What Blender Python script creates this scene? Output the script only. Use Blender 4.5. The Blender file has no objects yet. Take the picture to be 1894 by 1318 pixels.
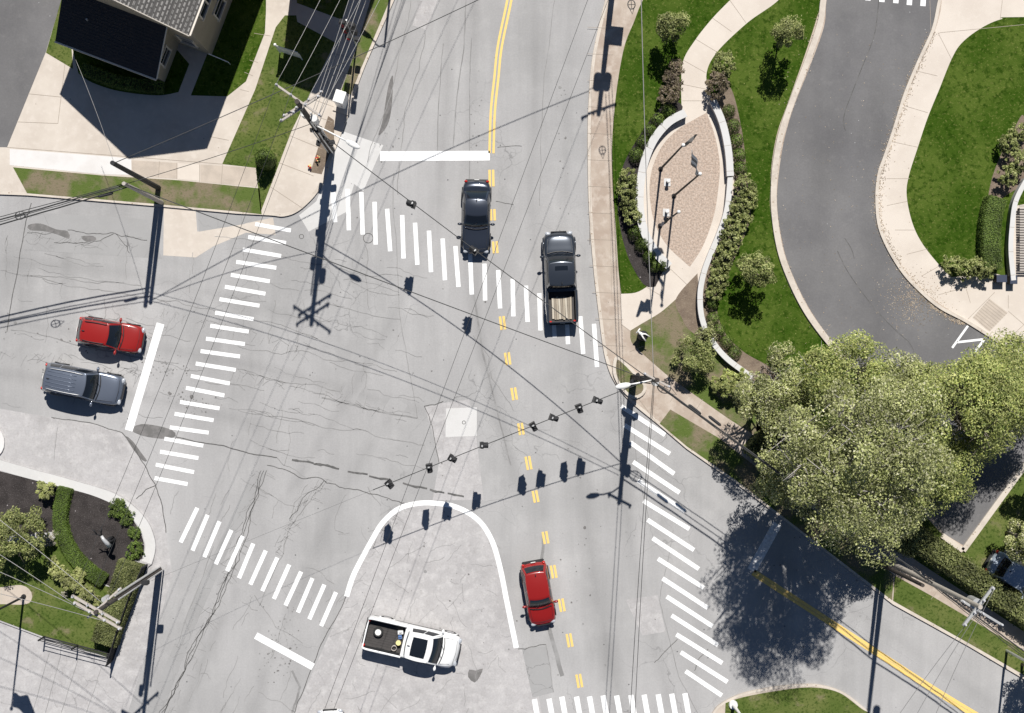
import bpy, bmesh, math, random
import numpy as np
from mathutils import Vector, Matrix, Euler
from mathutils.geometry import tessellate_polygon
random.seed(7)
sc = bpy.context.scene
R = math.radians
# ------------------------------------------------------------- camera, light, exposure
CAM_H = 80.0; FPX = 2320.0; CX, CY = 947.0, 659.0
cam = bpy.data.cameras.new('camera'); camo = bpy.data.objects.new('camera', cam)
sc.collection.objects.link(camo); sc.camera = camo
cam.sensor_width = 36.0; cam.lens = 36.0*FPX/1894.0; cam.clip_start = 1; cam.clip_end = 3000
camo.location = (0, 0, CAM_H); camo.rotation_euler = Euler((R(0.22), R(-1.53), 0), 'XYZ')
CM = camo.rotation_euler.to_matrix()
SUN_EL = R(53.3); SUN_AZ = (0.112, 0.9937)      # horizontal unit vector towards the sun
w = bpy.data.worlds.new('World'); sc.world = w; w.use_nodes = True
nt = w.node_tree; nt.nodes.clear()
sky = nt.nodes.new('ShaderNodeTexSky'); sky.sky_type = 'NISHITA'; sky.sun_disc = False
sky.sun_elevation = SUN_EL; sky.sun_rotation = math.atan2(SUN_AZ[0], SUN_AZ[1])
sky.air_density = 0.7; sky.dust_density = 0.1; sky.ozone_density = 2.0
bg = nt.nodes.new('ShaderNodeBackground'); bg.inputs['Strength'].default_value = 0.05
wo = nt.nodes.new('ShaderNodeOutputWorld')
nt.links.new(sky.outputs[0], bg.inputs[0]); nt.links.new(bg.outputs[0], wo.inputs[0])
sl = bpy.data.lights.new('sun', 'SUN'); sl.energy = 5.0; sl.angle = R(0.5); sl.color = (1.0, 0.97, 0.925)
so = bpy.data.objects.new('sun', sl); sc.collection.objects.link(so)
sdir = Vector((SUN_AZ[0]*math.cos(SUN_EL), SUN_AZ[1]*math.cos(SUN_EL), math.sin(SUN_EL)))
so.rotation_euler = sdir.to_track_quat('Z', 'Y').to_euler(); so.location = (0, 0, 60)
sc.view_settings.view_transform = 'Standard'; sc.view_settings.look = 'None'
sc.view_settings.gamma = 1.0; sc.view_settings.exposure = 0.22
sc.render.engine = 'CYCLES'; sc.cycles.max_bounces = 5; sc.cycles.transparent_max_bounces = 6

def G(px, py, z=0.0):
    """real position of what stands at height z and is seen at this point of the photograph"""
    d = CM @ Vector(((px-CX)/FPX, -(py-CY)/FPX, -1.0))
    t = (z-CAM_H)/d.z
    return Vector((d.x*t, d.y*t, z))
PX = 1/29.0
# ------------------------------------------------------------- helpers
def tag(o, label=None, cat=None, group=None, kind=None):
    if label: o['label'] = label
    if cat: o['category'] = cat
    if group: o['group'] = group
    if kind: o['kind'] = kind
    return o
def thing(name, label, cat, loc, rotz=0, group=None):
    o = bpy.data.objects.new(name, None); o.empty_display_size = 0.3
    sc.collection.objects.link(o); o.location = loc; o.rotation_euler = (0, 0, rotz)
    return tag(o, label, cat, group)
def copy_tree(o, loc, rotz, label=None, group=None):
    def rec(src, par):
        c = src.copy(); sc.collection.objects.link(c)
        if par: c.parent = par
        for ch in src.children: rec(ch, c)
        return c
    c = rec(o, None); c.location = loc; c.rotation_euler = (0, 0, rotz)
    if label: c['label'] = label
    if group: c['group'] = group
    return c
class MB:
    def __init__(s): s.v = []; s.f = []; s.m = []; s.mats = []; s.cur = 0
    def mat(s, m):
        if m not in s.mats: s.mats.append(m)
        s.cur = s.mats.index(m); return s
    def face(s, idx): s.f.append(tuple(idx)); s.m.append(s.cur)
    def add(s, vs, fs):
        b = len(s.v); s.v += [tuple(v) for v in vs]
        for f in fs: s.face([b+i for i in f])
    def box(s, c, d, rz=0, bev=0.0, rot=None):
        cx, cy, cz = c; x, y, z = d[0]/2, d[1]/2, d[2]/2
        if bev <= 0:
            vs = [(-x,-y,-z),(x,-y,-z),(x,y,-z),(-x,y,-z),(-x,-y,z),(x,-y,z),(x,y,z),(-x,y,z)]
            fs = [(0,3,2,1),(4,5,6,7),(0,1,5,4),(1,2,6,5),(2,3,7,6),(3,0,4,7)]
        else:
            bm = bmesh.new(); bmesh.ops.create_cube(bm, size=1)
            for v in bm.verts: v.co = Vector((v.co.x*2*x, v.co.y*2*y, v.co.z*2*z))
            bmesh.ops.bevel(bm, geom=bm.edges[:], offset=bev, segments=2, affect='EDGES')
            bm.verts.index_update(); vs = [v.co.copy() for v in bm.verts]; fs = [[v.index for v in f.verts] for f in bm.faces]; bm.free()
        M = rot if rot is not None else Matrix.Rotation(rz, 3, 'Z')
        s.add([M @ Vector(v) + Vector((cx, cy, cz)) for v in vs], fs); return s
    def cyl(s, p0, p1, r0, r1=None, n=10, caps=True):
        p0 = Vector(p0); p1 = Vector(p1); r1 = r0 if r1 is None else r1
        d = (p1-p0).normalized(); a = d.orthogonal().normalized(); b = d.cross(a)
        vs = []
        for p, r in ((p0, r0), (p1, r1)):
            for i in range(n):
                t = 2*math.pi*i/n; vs.append(p+(a*math.cos(t)+b*math.sin(t))*r)
        fs = [(i, (i+1) % n, n+(i+1) % n, n+i) for i in range(n)]
        if caps: fs += [tuple(range(n-1, -1, -1)), tuple(range(n, 2*n))]
        s.add(vs, fs); return s
    def tube(s, pts, r, n=6, r1=None):
        pts = [Vector(p) for p in pts]; k = len(pts); vs = []; up = None
        for i, p in enumerate(pts):
            d = (pts[min(i+1, k-1)]-pts[max(i-1, 0)]).normalized()
            if up is None: a = d.orthogonal().normalized()
            else: a = (up-d*up.dot(d)).normalized()
            up = a; b = d.cross(a); rr = r if r1 is None else r+(r1-r)*i/(k-1)
            for j in range(n):
                t = 2*math.pi*j/n; vs.append(p+(a*math.cos(t)+b*math.sin(t))*rr)
        fs = []
        for i in range(k-1):
            for j in range(n): fs.append((i*n+j, i*n+(j+1) % n, (i+1)*n+(j+1) % n, (i+1)*n+j))
        fs += [tuple(range(n-1, -1, -1)), tuple(range((k-1)*n, k*n))]
        s.add(vs, fs); return s
    def ball(s, c, r, nu=14, nv=8, M=None):
        c = Vector(c); r = Vector(r) if hasattr(r, '__len__') else Vector((r, r, r)); vs = []
        for j in range(nv+1):
            ph = math.pi*j/nv
            for i in range(nu):
                t = 2*math.pi*i/nu
                v = Vector((r.x*math.sin(ph)*math.cos(t), r.y*math.sin(ph)*math.sin(t), r.z*math.cos(ph)))
                vs.append(c+(M @ v if M else v))
        fs = [(j*nu+i, (j+1)*nu+i, (j+1)*nu+(i+1) % nu, j*nu+(i+1) % nu) for j in range(nv) for i in range(nu)]
        s.add(vs, fs); return s
    def prism(s, pts, z0, z1):
        """pts world xy; flat top, sides"""
        n = len(pts); P = [Vector((p[0], p[1], 0)) for p in pts]
        tris = tessellate_polygon([P])
        b = len(s.v); s.v += [(p.x, p.y, z1) for p in P]
        for t in tris:
            a, c, d = P[t[0]], P[t[1]], P[t[2]]
            t = t if (c-a).cross(d-a).z > 0 else (t[0], t[2], t[1])
            s.face([b+i for i in t])
        if z0 is not None and z0 < z1:
            area = sum(P[i].x*P[(i+1) % n].y-P[(i+1) % n].x*P[i].y for i in range(n))
            b2 = len(s.v); s.v += [(p.x, p.y, z1) for p in P]+[(p.x, p.y, z0) for p in P]
            for i in range(n):
                j = (i+1) % n
                s.face([b2+n+i, b2+n+j, b2+j, b2+i] if area > 0 else [b2+n+j, b2+n+i, b2+i, b2+j])
        return s
    def ribbon(s, pts, wid, z, z0=None, w1=None):
        P = [Vector((p[0], p[1], 0)) for p in pts]; k = len(P); L = []; Rr = []
        for i, p in enumerate(P):
            a = (P[i]-P[i-1]).normalized() if i > 0 else None
            b = (P[i+1]-P[i]).normalized() if i < k-1 else None
            d = ((a or b)+(b or a)).normalized()
            nrm = Vector((-d.y, d.x, 0)); ww = wid if w1 is None else wid+(w1-wid)*i/(k-1)
            if a and b: ww = ww/max(0.5, nrm.dot(Vector((-b.y, b.x, 0))))
            L.append(p+nrm*ww/2); Rr.append(p-nrm*ww/2)
        b = len(s.v); s.v += [(p.x, p.y, z) for p in L]+[(p.x, p.y, z) for p in Rr]
        for i in range(k-1): s.face([b+k+i, b+k+i+1, b+i+1, b+i])
        if z0 is not None:
            b2 = len(s.v)
            s.v += [(p.x, p.y, z) for p in L]+[(p.x, p.y, z) for p in Rr]+[(p.x, p.y, z0) for p in L]+[(p.x, p.y, z0) for p in Rr]
            for i in range(k-1):
                s.face([b2+i, b2+i+1, b2+2*k+i+1, b2+2*k+i])
                s.face([b2+k+i+1, b2+k+i, b2+3*k+i, b2+3*k+i+1])
            s.face([b2, b2+2*k, b2+3*k, b2+k]); s.face([b2+k-1, b2+2*k-1, b2+4*k-1, b2+3*k-1])
        return s
    def grid(s, fn, nu, nv, closeu=False):
        vs = [fn(i/(nu if closeu else nu-1), j/(nv-1)) for j in range(nv) for i in range(nu)]
        fs = []
        for j in range(nv-1):
            for i in range(nu if closeu else nu-1):
                i2 = (i+1) % nu; fs.append((j*nu+i, j*nu+i2, (j+1)*nu+i2, (j+1)*nu+i))
        s.add(vs, fs); return s
    def build(s, name, mat=None, parent=None, origin=None, smooth=False, bevel=None, sub=0, weld=False, fixn=False):
        o_ = Vector(origin) if origin is not None else Vector((0, 0, 0))
        me = bpy.data.meshes.new(name)
        me.from_pydata([(v[0]-o_.x, v[1]-o_.y, v[2]-o_.z) for v in s.v], [], s.f)
        mats = [mat] if (mat and not s.mats) else s.mats
        for m in mats: me.materials.append(m)
        if s.mats: me.polygons.foreach_set('material_index', s.m)
        if weld or fixn:
            bm = bmesh.new(); bm.from_mesh(me)
            if weld: bmesh.ops.remove_doubles(bm, verts=bm.verts, dist=0.002)
            if fixn: bmesh.ops.recalc_face_normals(bm, faces=bm.faces)
            bm.to_mesh(me); bm.free()
        if smooth: me.polygons.foreach_set('use_smooth', [True]*len(me.polygons))
        me.update()
        ob = bpy.data.objects.new(name, me); sc.collection.objects.link(ob)
        if parent is not None: ob.parent = parent
        elif origin is not None: ob.location = o_
        if bevel:
            md = ob.modifiers.new('bevel', 'BEVEL'); md.width = bevel; md.segments = 3; md.limit_method = 'ANGLE'; md.angle_limit = R(32)
            md.harden_normals = False
        if sub:
            md = ob.modifiers.new('sub', 'SUBSURF'); md.levels = sub; md.render_levels = sub
        return ob
def spline(pts, closed=False, step=6):
    """Catmull-Rom through photo points; a third value marks a sharp corner"""
    n = len(pts); out = []
    rng = n if closed else n-1
    for i in range(rng):
        p1 = pts[i]; p2 = pts[(i+1) % n]
        p0 = pts[(i-1) % n] if (closed or i > 0) else p1
        p3 = pts[(i+2) % n] if (closed or i+2 < n) else p2
        if len(p1) > 2: p0 = p1
        if len(p2) > 2: p3 = p2
        if len(p1) > 2 and len(p2) > 2: out.append((p1[0], p1[1])); continue
        d = math.hypot(p2[0]-p1[0], p2[1]-p1[1]); k = max(2, min(24, int(d/step)))
        for j in range(k):
            t = j/k; q = []
            for a in (0, 1):
                q.append(0.5*((2*p1[a])+(-p0[a]+p2[a])*t+(2*p0[a]-5*p1[a]+4*p2[a]-p3[a])*t*t+(-p0[a]+3*p1[a]-3*p2[a]+p3[a])*t**3))
            out.append(tuple(q))
    if not closed: out.append((pts[-1][0], pts[-1][1]))
    return out
def C(*p): return [(a[0], a[1], 1) for a in p]
def W(pts, z=0.0): return [G(p[0], p[1], z) for p in pts]
def jag(pts, amp=3.0, depth=4):
    P = list(pts)
    for k in range(depth):
        Q = [P[0]]
        for a, b in zip(P, P[1:]):
            d = math.hypot(b[0]-a[0], b[1]-a[1])
            m = ((a[0]+b[0])/2+random.uniform(-1, 1)*amp*min(1, d/30), (a[1]+b[1])/2+random.uniform(-1, 1)*amp*min(1, d/30))
            Q += [m, b]
        P = Q; amp *= .72
    return P
# ------------------------------------------------------------- materials
def newmat(name):
    m = bpy.data.materials.new(name); m.use_nodes = True
    t = m.node_tree; b = t.nodes['Principled BSDF']; return m, t, b
def N(t, kind, **kw):
    n = t.nodes.new(kind)
    for k, v in kw.items():
        if k in n.inputs: n.inputs[k].default_value = v
        else: setattr(n, k, v)
    return n
def plain(name, col, rough=0.6, metal=0.0, coat=0.0, var=0.12, vs=6.0, bump=0.0, spec=0.5):
    m, t, b = newmat(name)
    tc = N(t, 'ShaderNodeTexCoord'); nz = N(t, 'ShaderNodeTexNoise', Scale=vs, Detail=5.0, Roughness=0.6)
    t.links.new(tc.outputs['Object'], nz.inputs['Vector'])
    mx = N(t, 'ShaderNodeMix', data_type='RGBA')
    mx.inputs[6].default_value = (*[c*(1-var) for c in col], 1); mx.inputs[7].default_value = (*[min(1, c*(1+var)) for c in col], 1)
    t.links.new(nz.outputs[0], mx.inputs[0]); t.links.new(mx.outputs[2], b.inputs['Base Color'])
    b.inputs['Roughness'].default_value = rough; b.inputs['Metallic'].default_value = metal
    b.inputs['Coat Weight'].default_value = coat; b.inputs['Coat Roughness'].default_value = 0.06
    b.inputs['Specular IOR Level'].default_value = spec
    if bump:
        bp = N(t, 'ShaderNodeBump', Strength=bump, Distance=0.02); t.links.new(nz.outputs[0], bp.inputs['Height']); t.links.new(bp.outputs[0], b.inputs['Normal'])
    return m
def ground(name, cols, scales, rough=0.92, wear=None, bump=0.2, speck=None, cracks=None, streak=None, spec=0.2):
    """cols: list of colours layered by noises of the given scales (1/m)"""
    m, t, b = newmat(name)
    g = N(t, 'ShaderNodeNewGeometry'); pos = g.outputs['Position']
    cur = None
    for i, (c, s_) in enumerate(zip(cols, [None]+list(scales))):
        if i == 0:
            rgb = N(t, 'ShaderNodeRGB'); rgb.outputs[0].default_value = (*c, 1); cur = rgb.outputs[0]; continue
        nz = N(t, 'ShaderNodeTexNoise', Scale=s_[0], Detail=6.0, Roughness=0.62); t.links.new(pos, nz.inputs['Vector'])
        mr = N(t, 'ShaderNodeMapRange'); mr.inputs[1].default_value = s_[1]; mr.inputs[2].default_value = s_[2]; mr.inputs[4].default_value = s_[3] if len(s_) > 3 else 1.0
        t.links.new(nz.outputs[0], mr.inputs[0])
        mx = N(t, 'ShaderNodeMix', data_type='RGBA'); mx.inputs[7].default_value = (*c, 1)
        t.links.new(mr.outputs[0], mx.inputs[0]); t.links.new(cur, mx.inputs[6]); cur = mx.outputs[2]
    if streak:
        for ang, sx, sy, amt, sc_ in streak:
            mp = N(t, 'ShaderNodeMapping'); mp.inputs['Rotation'].default_value = (0, 0, R(ang)); mp.inputs['Scale'].default_value = (sx, sy, 1)
            t.links.new(pos, mp.inputs['Vector'])
            nz = N(t, 'ShaderNodeTexNoise', Scale=sc_, Detail=4.0, Roughness=0.55); t.links.new(mp.outputs[0], nz.inputs['Vector'])
            mr = N(t, 'ShaderNodeMapRange'); mr.inputs[1].default_value = .3; mr.inputs[2].default_value = .7; mr.inputs[3].default_value = 1-amt; mr.inputs[4].default_value = 1+amt
            t.links.new(nz.outputs[0], mr.inputs[0])
            vm = N(t, 'ShaderNodeVectorMath', operation='SCALE'); t.links.new(cur, vm.inputs[0]); t.links.new(mr.outputs[0], vm.inputs['Scale']); cur = vm.outputs[0]
    if cracks:
        for sc_, wd, lo, hi, dark in cracks:
            nz = N(t, 'ShaderNodeTexNoise', Scale=sc_*1.7, Detail=4.0); t.links.new(pos, nz.inputs['Vector'])
            vm = N(t, 'ShaderNodeVectorMath', operation='MULTIPLY_ADD'); t.links.new(nz.outputs['Color'], vm.inputs[0]); vm.inputs[1].default_value = (1.6/sc_*.35,)*3; t.links.new(pos, vm.inputs[2])
            vo = N(t, 'ShaderNodeTexVoronoi', feature='DISTANCE_TO_EDGE', Scale=sc_); t.links.new(vm.outputs[0], vo.inputs['Vector'])
            mr = N(t, 'ShaderNodeMapRange'); mr.inputs[1].default_value = 0; mr.inputs[2].default_value = wd*sc_; mr.inputs[3].default_value = 1; mr.inputs[4].default_value = 0
            t.links.new(vo.outputs['Distance'], mr.inputs[0])
            n2 = N(t, 'ShaderNodeTexNoise', Scale=0.11, Detail=3.0); t.links.new(pos, n2.inputs['Vector'])
            m2 = N(t, 'ShaderNodeMapRange'); m2.inputs[1].default_value = lo; m2.inputs[2].default_value = hi; t.links.new(n2.outputs[0], m2.inputs[0])
            mu = N(t, 'ShaderNodeMath', operation='MULTIPLY'); t.links.new(mr.outputs[0], mu.inputs[0]); t.links.new(m2.outputs[0], mu.inputs[1])
            mu2 = N(t, 'ShaderNodeMath', operation='MULTIPLY'); t.links.new(mu.outputs[0], mu2.inputs[0]); mu2.inputs[1].default_value = dark
            mx = N(t, 'ShaderNodeMix', data_type='RGBA'); mx.inputs[7].default_value = (.05, .05, .05, 1)
            t.links.new(mu2.outputs[0], mx.inputs[0]); t.links.new(cur, mx.inputs[6]); cur = mx.outputs[2]
    if speck:
        for sc_, th, col in speck:
            vo = N(t, 'ShaderNodeTexVoronoi', Scale=sc_); t.links.new(pos, vo.inputs['Vector'])
            mr = N(t, 'ShaderNodeMapRange'); mr.inputs[1].default_value = th; mr.inputs[2].default_value = th*1.4; mr.inputs[3].default_value = 1; mr.inputs[4].default_value = 0
            t.links.new(vo.outputs['Distance'], mr.inputs[0])
            mx = N(t, 'ShaderNodeMix', data_type='RGBA'); mx.inputs[7].default_value = (*col, 1)
            t.links.new(mr.outputs[0], mx.inputs[0]); t.links.new(cur, mx.inputs[6]); cur = mx.outputs[2]
    if wear:
        at = N(t, 'ShaderNodeAttribute', attribute_name='wear')
        ma = N(t, 'ShaderNodeMath', operation='SUBTRACT'); ma.inputs[0].default_value = 1.0; t.links.new(at.outputs['Fac'], ma.inputs[1])
        vm = N(t, 'ShaderNodeVectorMath', operation='SCALE'); t.links.new(cur, vm.inputs[0]); t.links.new(ma.outputs[0], vm.inputs['Scale']); cur = vm.outputs[0]
    t.links.new(cur, b.inputs['Base Color']); b.inputs['Roughness'].default_value = rough; b.inputs['Specular IOR Level'].default_value = spec
    if bump:
        nz = N(t, 'ShaderNodeTexNoise', Scale=14.0, Detail=5.0); t.links.new(pos, nz.inputs['Vector'])
        bp = N(t, 'ShaderNodeBump', Strength=bump, Distance=0.03); t.links.new(nz.outputs[0], bp.inputs['Height']); t.links.new(bp.outputs[0], b.inputs['Normal'])
    return m
def leafmat(name, cols, trans=0.25):
    m, t, b = newmat(name)
    g = N(t, 'ShaderNodeNewGeometry'); cr = N(t, 'ShaderNodeValToRGB')
    cr.color_ramp.elements[0].color = (*cols[0], 1); cr.color_ramp.elements[1].color = (*cols[-1], 1)
    for i, c in enumerate(cols[1:-1]):
        e = cr.color_ramp.elements.new((i+1)/(len(cols)-1)); e.color = (*c, 1)
    t.links.new(g.outputs['Random Per Island'], cr.inputs[0])
    nz = N(t, 'ShaderNodeTexNoise', Scale=.75, Detail=2.5); t.links.new(g.outputs['Position'], nz.inputs['Vector'])
    mr = N(t, 'ShaderNodeMapRange'); mr.inputs[1].default_value = .36; mr.inputs[2].default_value = .64; mr.inputs[3].default_value = .62; mr.inputs[4].default_value = 1.3; t.links.new(nz.outputs[0], mr.inputs[0])
    vs_ = N(t, 'ShaderNodeVectorMath', operation='SCALE'); t.links.new(cr.outputs[0], vs_.inputs[0]); t.links.new(mr.outputs[0], vs_.inputs['Scale'])
    t.links.new(vs_.outputs[0], b.inputs['Base Color'])
    b.inputs['Roughness'].default_value = 0.55; b.inputs['Specular IOR Level'].default_value = 0.25
    tr = N(t, 'ShaderNodeBsdfTranslucent'); t.links.new(vs_.outputs[0], tr.inputs[0])
    ms = N(t, 'ShaderNodeMixShader'); ms.inputs[0].default_value = trans
    out = t.nodes['Material Output']
    t.links.new(b.outputs[0], ms.inputs[1]); t.links.new(tr.outputs[0], ms.inputs[2]); t.links.new(ms.outputs[0], out.inputs[0])
    return m
road_streaks = [(3, 0.55, 0.03, .07, 1.0), (-15, 0.35, 0.05, .05, 1.0), (3, 3.0, 0.2, .025, 1.0), (0, .10, .10, .07, 1.0), (0, 9, 9, .05, 1.0), (0, 34, 34, .05, 1.0)]
RA = dict(cols=[(.37,.362,.357),(.31,.305,.30),(.43,.422,.412),(.25,.245,.24)], scales=[(.07,.42,.62,.8),(.5,.5,.75,.5),(7,.62,.8,.45)], streak=road_streaks,
                cracks=[(.28,.026,.50,.62,.45),(1.1,.014,.56,.66,.35)], bump=.12, speck=[(.8,.03,(.12,.12,.12))])
M_road = ground('old_asphalt', **RA); M_wear = ground('tyre_worn_asphalt', wear=True, **RA)
M_roadW = ground('grey_patch_asphalt', [(.33,.325,.32),(.285,.28,.275),(.39,.38,.375)], [(.3,.45,.65,.7),(6,.55,.75,.5)], cracks=[(.7,.02,.42,.56,.5)], bump=.12)
M_pad = ground('worn_concrete', [(.425,.41,.405),(.36,.347,.343),(.485,.47,.46),(.30,.275,.255)], [(.25,.42,.62,.8),(1.8,.48,.66,.8),(6,.56,.72,.6)], streak=[(0,9,9,.07,1.0),(0,34,34,.06,1.0),(0,1.2,1.2,.06,1.0)], cracks=[(.35,.018,.50,.62,.4)], bump=.1, speck=[(.9,.03,(.2,.19,.18))])
M_new = ground('pale_concrete', [(.58,.57,.555),(.52,.51,.49),(.63,.62,.605)], [(.4,.4,.65,.7),(5,.5,.75,.5)], bump=.08)
M_walkE = ground('stained_sidewalk', [(.44,.37,.305),(.36,.285,.23),(.52,.45,.385),(.36,.34,.32)], [(.5,.42,.58,.8),(1.6,.48,.66,.8),(9,.58,.76,.6)], bump=.1, speck=[(1.1,.03,(.2,.17,.14))])
M_walk = ground('beige_sidewalk', [(.572,.512,.445),(.49,.43,.37),(.63,.57,.505),(.42,.36,.30)], [(.35,.42,.62,.8),(2.5,.5,.72,.6),(9,.64,.82,.5)], bump=.1, speck=[(1.1,.03,(.3,.25,.2))])
M_walk2 = ground('park_sidewalk', [(.62,.555,.485),(.54,.475,.41),(.67,.61,.54)], [(.3,.42,.62,.7),(4,.55,.75,.5)], bump=.08, speck=[(.7,.025,(.35,.3,.25))])
M_panel = ground('aged_sidewalk_panel', [(.50,.43,.36),(.40,.345,.29),(.58,.50,.42)], [(1.2,.42,.62,.7),(9,.55,.75,.6)], bump=.1)
M_white = ground('bleached_sidewalk', [(.66,.64,.62),(.58,.55,.52)], [(.8,.45,.65,.6)], bump=.05)
M_kerb = ground('kerb_concrete', [(.56,.50,.43),(.42,.365,.31),(.64,.58,.51)], [(.8,.45,.65,.7),(6,.5,.7,.6)], bump=.1, speck=[(3,.10,(.28,.2,.13))])
M_lot = ground('dark_asphalt', [(.160,.156,.156),(.13,.127,.13),(.205,.198,.196)], [(.2,.42,.62,.8),(3,.55,.75,.4)], streak=[(-18,.35,.05,.10,1.0),(0,.25,.25,.10,1.0),(0,9,9,.06,1.0)], bump=.1, speck=[(1.2,.03,(.35,.35,.35)),(.35,.02,(.3,.3,.3))])
M_lawn = ground('park_lawn', [(.037,.074,.008),(.078,.115,.020),(.016,.042,.003),(.16,.17,.05)], [(.30,.42,.60,.9),(3.2,.50,.64,.8),(7,.56,.70,.8)], bump=1.0, spec=0.0, speck=[(1.3,.035,(.2,.22,.07))])
M_lawn2 = ground('street_lawn', [(.085,.118,.028),(.14,.155,.05),(.038,.066,.012),(.20,.17,.105)], [(.45,.42,.62,.8),(6,.50,.64,.9),(.9,.58,.68,.7)], bump=1.0, spec=0.0, speck=[(1.6,.04,(.25,.25,.1))])
M_verge = ground('patchy_verge', [(.20,.165,.11),(.09,.13,.03),(.05,.092,.015),(.23,.20,.13)], [(.6,.42,.58,.95),(7,.55,.68,.6),(9,.62,.74,.7)], bump=1.0, spec=0.0)
M_soil = ground('bare_soil', [(.20,.155,.115),(.14,.105,.08),(.27,.22,.17)], [(1.5,.42,.62,.8),(9,.52,.7,.7)], bump=1.0)
M_mulch = ground('dark_mulch', [(.048,.041,.039),(.026,.022,.021),(.095,.085,.082)], [(1.2,.42,.6,.8),(16,.54,.66,.9)], bump=1.0, speck=[(1.7,.05,(.33,.3,.3))])
M_brick = None
def brickmat():
    m, t, b = newmat('clay_paver')
    g = N(t, 'ShaderNodeNewGeometry'); mp = N(t, 'ShaderNodeMapping'); mp.inputs['Rotation'].default_value = (0, 0, R(38)); t.links.new(g.outputs['Position'], mp.inputs[0])
    br = N(t, 'ShaderNodeTexBrick', Scale=5.5); br.inputs['Color1'].default_value = (.405,.295,.22,1); br.inputs['Color2'].default_value = (.475,.375,.30,1); br.inputs['Mortar'].default_value = (.36,.31,.27,1)
    br.inputs['Mortar Size'].default_value = .035; t.links.new(mp.outputs[0], br.inputs['Vector'])
    nz = N(t, 'ShaderNodeTexNoise', Scale=9.0, Detail=4.0); t.links.new(g.outputs['Position'], nz.inputs['Vector'])
    mr = N(t, 'ShaderNodeMapRange'); mr.inputs[1].default_value = .35; mr.inputs[2].default_value = .65; mr.inputs[3].default_value = .76; mr.inputs[4].default_value = 1.22; t.links.new(nz.outputs[0], mr.inputs[0])
    vm = N(t, 'ShaderNodeVectorMath', operation='SCALE'); t.links.new(br.outputs[0], vm.inputs[0]); t.links.new(mr.outputs[0], vm.inputs['Scale']); t.links.new(vm.outputs[0], b.inputs['Base Color'])
    b.inputs['Roughness'].default_value = .9; return m
M_brick = brickmat()
M_paint = ground('white_road_paint', [(.84,.84,.83),(.70,.69,.68),(.45,.44,.43)], [(1.3,.45,.65,.7),(13,.62,.74,.6)], rough=.6, bump=.02)
M_oldpaint = ground('worn_white_paint', [(.78,.77,.76),(.55,.545,.54)], [(5,.42,.6,.8)], rough=.7, bump=.02)
M_yellow = ground('yellow_road_paint', [(.80,.55,.17),(.66,.50,.22)], [(4,.48,.7,.8)], rough=.6, bump=.02)
M_crack = ground('crack_filler', [(.10,.098,.095),(.16,.155,.15)], [(2,.45,.6,.8)], bump=0)
M_crack2 = ground('faint_seam', [(.22,.215,.21),(.30,.295,.29)], [(.9,.42,.6,.9)], bump=0)
M_stain = ground('damp_stain', [(.15,.145,.14),(.21,.2,.195)], [(2,.45,.6,.8)], bump=.1)
M_joint = ground('sidewalk_joint', [(.33,.28,.23)], [], bump=0)
M_wood = plain('weathered_pole_wood', (.055,.045,.038), .85, var=.35, vs=9, bump=.3)
M_woodl = plain('grey_crossarm_wood', (.42,.38,.34), .85, var=.2, vs=9)
M_cable = plain('black_cable_sheath', (.035,.035,.035), .55, var=.1)
M_cableg = plain('dull_aluminium_wire', (.30,.29,.28), .5, metal=.3, var=.1)
M_galv = plain('galvanised_steel', (.55,.55,.54), .45, metal=.5, var=.12)
M_dark = plain('black_metal', (.015,.015,.017), .75, var=.2)
M_lampw = plain('white_lamp_housing', (.78,.77,.74), .4, var=.06)
M_alum = plain('brushed_aluminium', (.80,.80,.79), .38, metal=.2, var=.05)
M_insul = plain('grey_porcelain', (.55,.55,.57), .25, var=.05)
M_glass = plain('tinted_glass', (.010,.013,.018), .05, var=.05, spec=.7)
M_black = plain('black_plastic', (.022,.022,.024), .5, var=.1)
M_tyre = plain('tyre_rubber', (.025,.025,.025), .85, var=.15)
M_rim = plain('alloy_rim', (.55,.55,.56), .3, metal=.8, var=.05)
M_lens = plain('clear_lens', (.40,.42,.45), .12, var=.02)
M_red = plain('red_lens', (.45,.02,.015), .2, var=.05)
M_amber = plain('amber_lens', (.6,.27,.02), .2, var=.05)
M_green = plain('green_lens', (.02,.30,.14), .2, var=.05)
M_twig = plain('pale_twig_bark', (.36,.33,.31), .9, var=.2, vs=5)
M_bark = plain('tree_bark', (.20,.17,.14), .9, var=.3, vs=5, bump=.5)
L_bright = leafmat('spring_leaves', [(.08,.12,.02),(.34,.37,.09),(.56,.56,.23),(.17,.22,.05),(.42,.45,.17),(.10,.15,.03)],.22)
L_olive = leafmat('olive_leaves', [(.07,.085,.025),(.26,.29,.09),(.52,.53,.24),(.12,.13,.05),(.38,.41,.15),(.58,.55,.40)],.2)
L_dark = leafmat('boxwood_leaves', [(.05,.09,.015),(.12,.18,.035),(.22,.29,.07)])
L_shrub = leafmat('shrub_leaves', [(.05,.07,.015),(.19,.22,.06),(.40,.41,.17),(.10,.13,.03),(.30,.31,.12)],.15)
L_brown = leafmat('purple_brown_leaves', [(.11,.08,.055),(.22,.17,.13),(.16,.14,.06),(.30,.24,.19)])
L_pale = leafmat('pale_yellow_leaves', [(.22,.26,.06),(.36,.38,.14),(.46,.46,.22)])
L_hedge = leafmat('clipped_hedge_leaves', [(.07,.085,.025),(.16,.18,.06),(.27,.28,.12)])
M_hcore = plain('hedge_inner_twigs', (.02,.028,.008), .95, var=.3)
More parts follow.
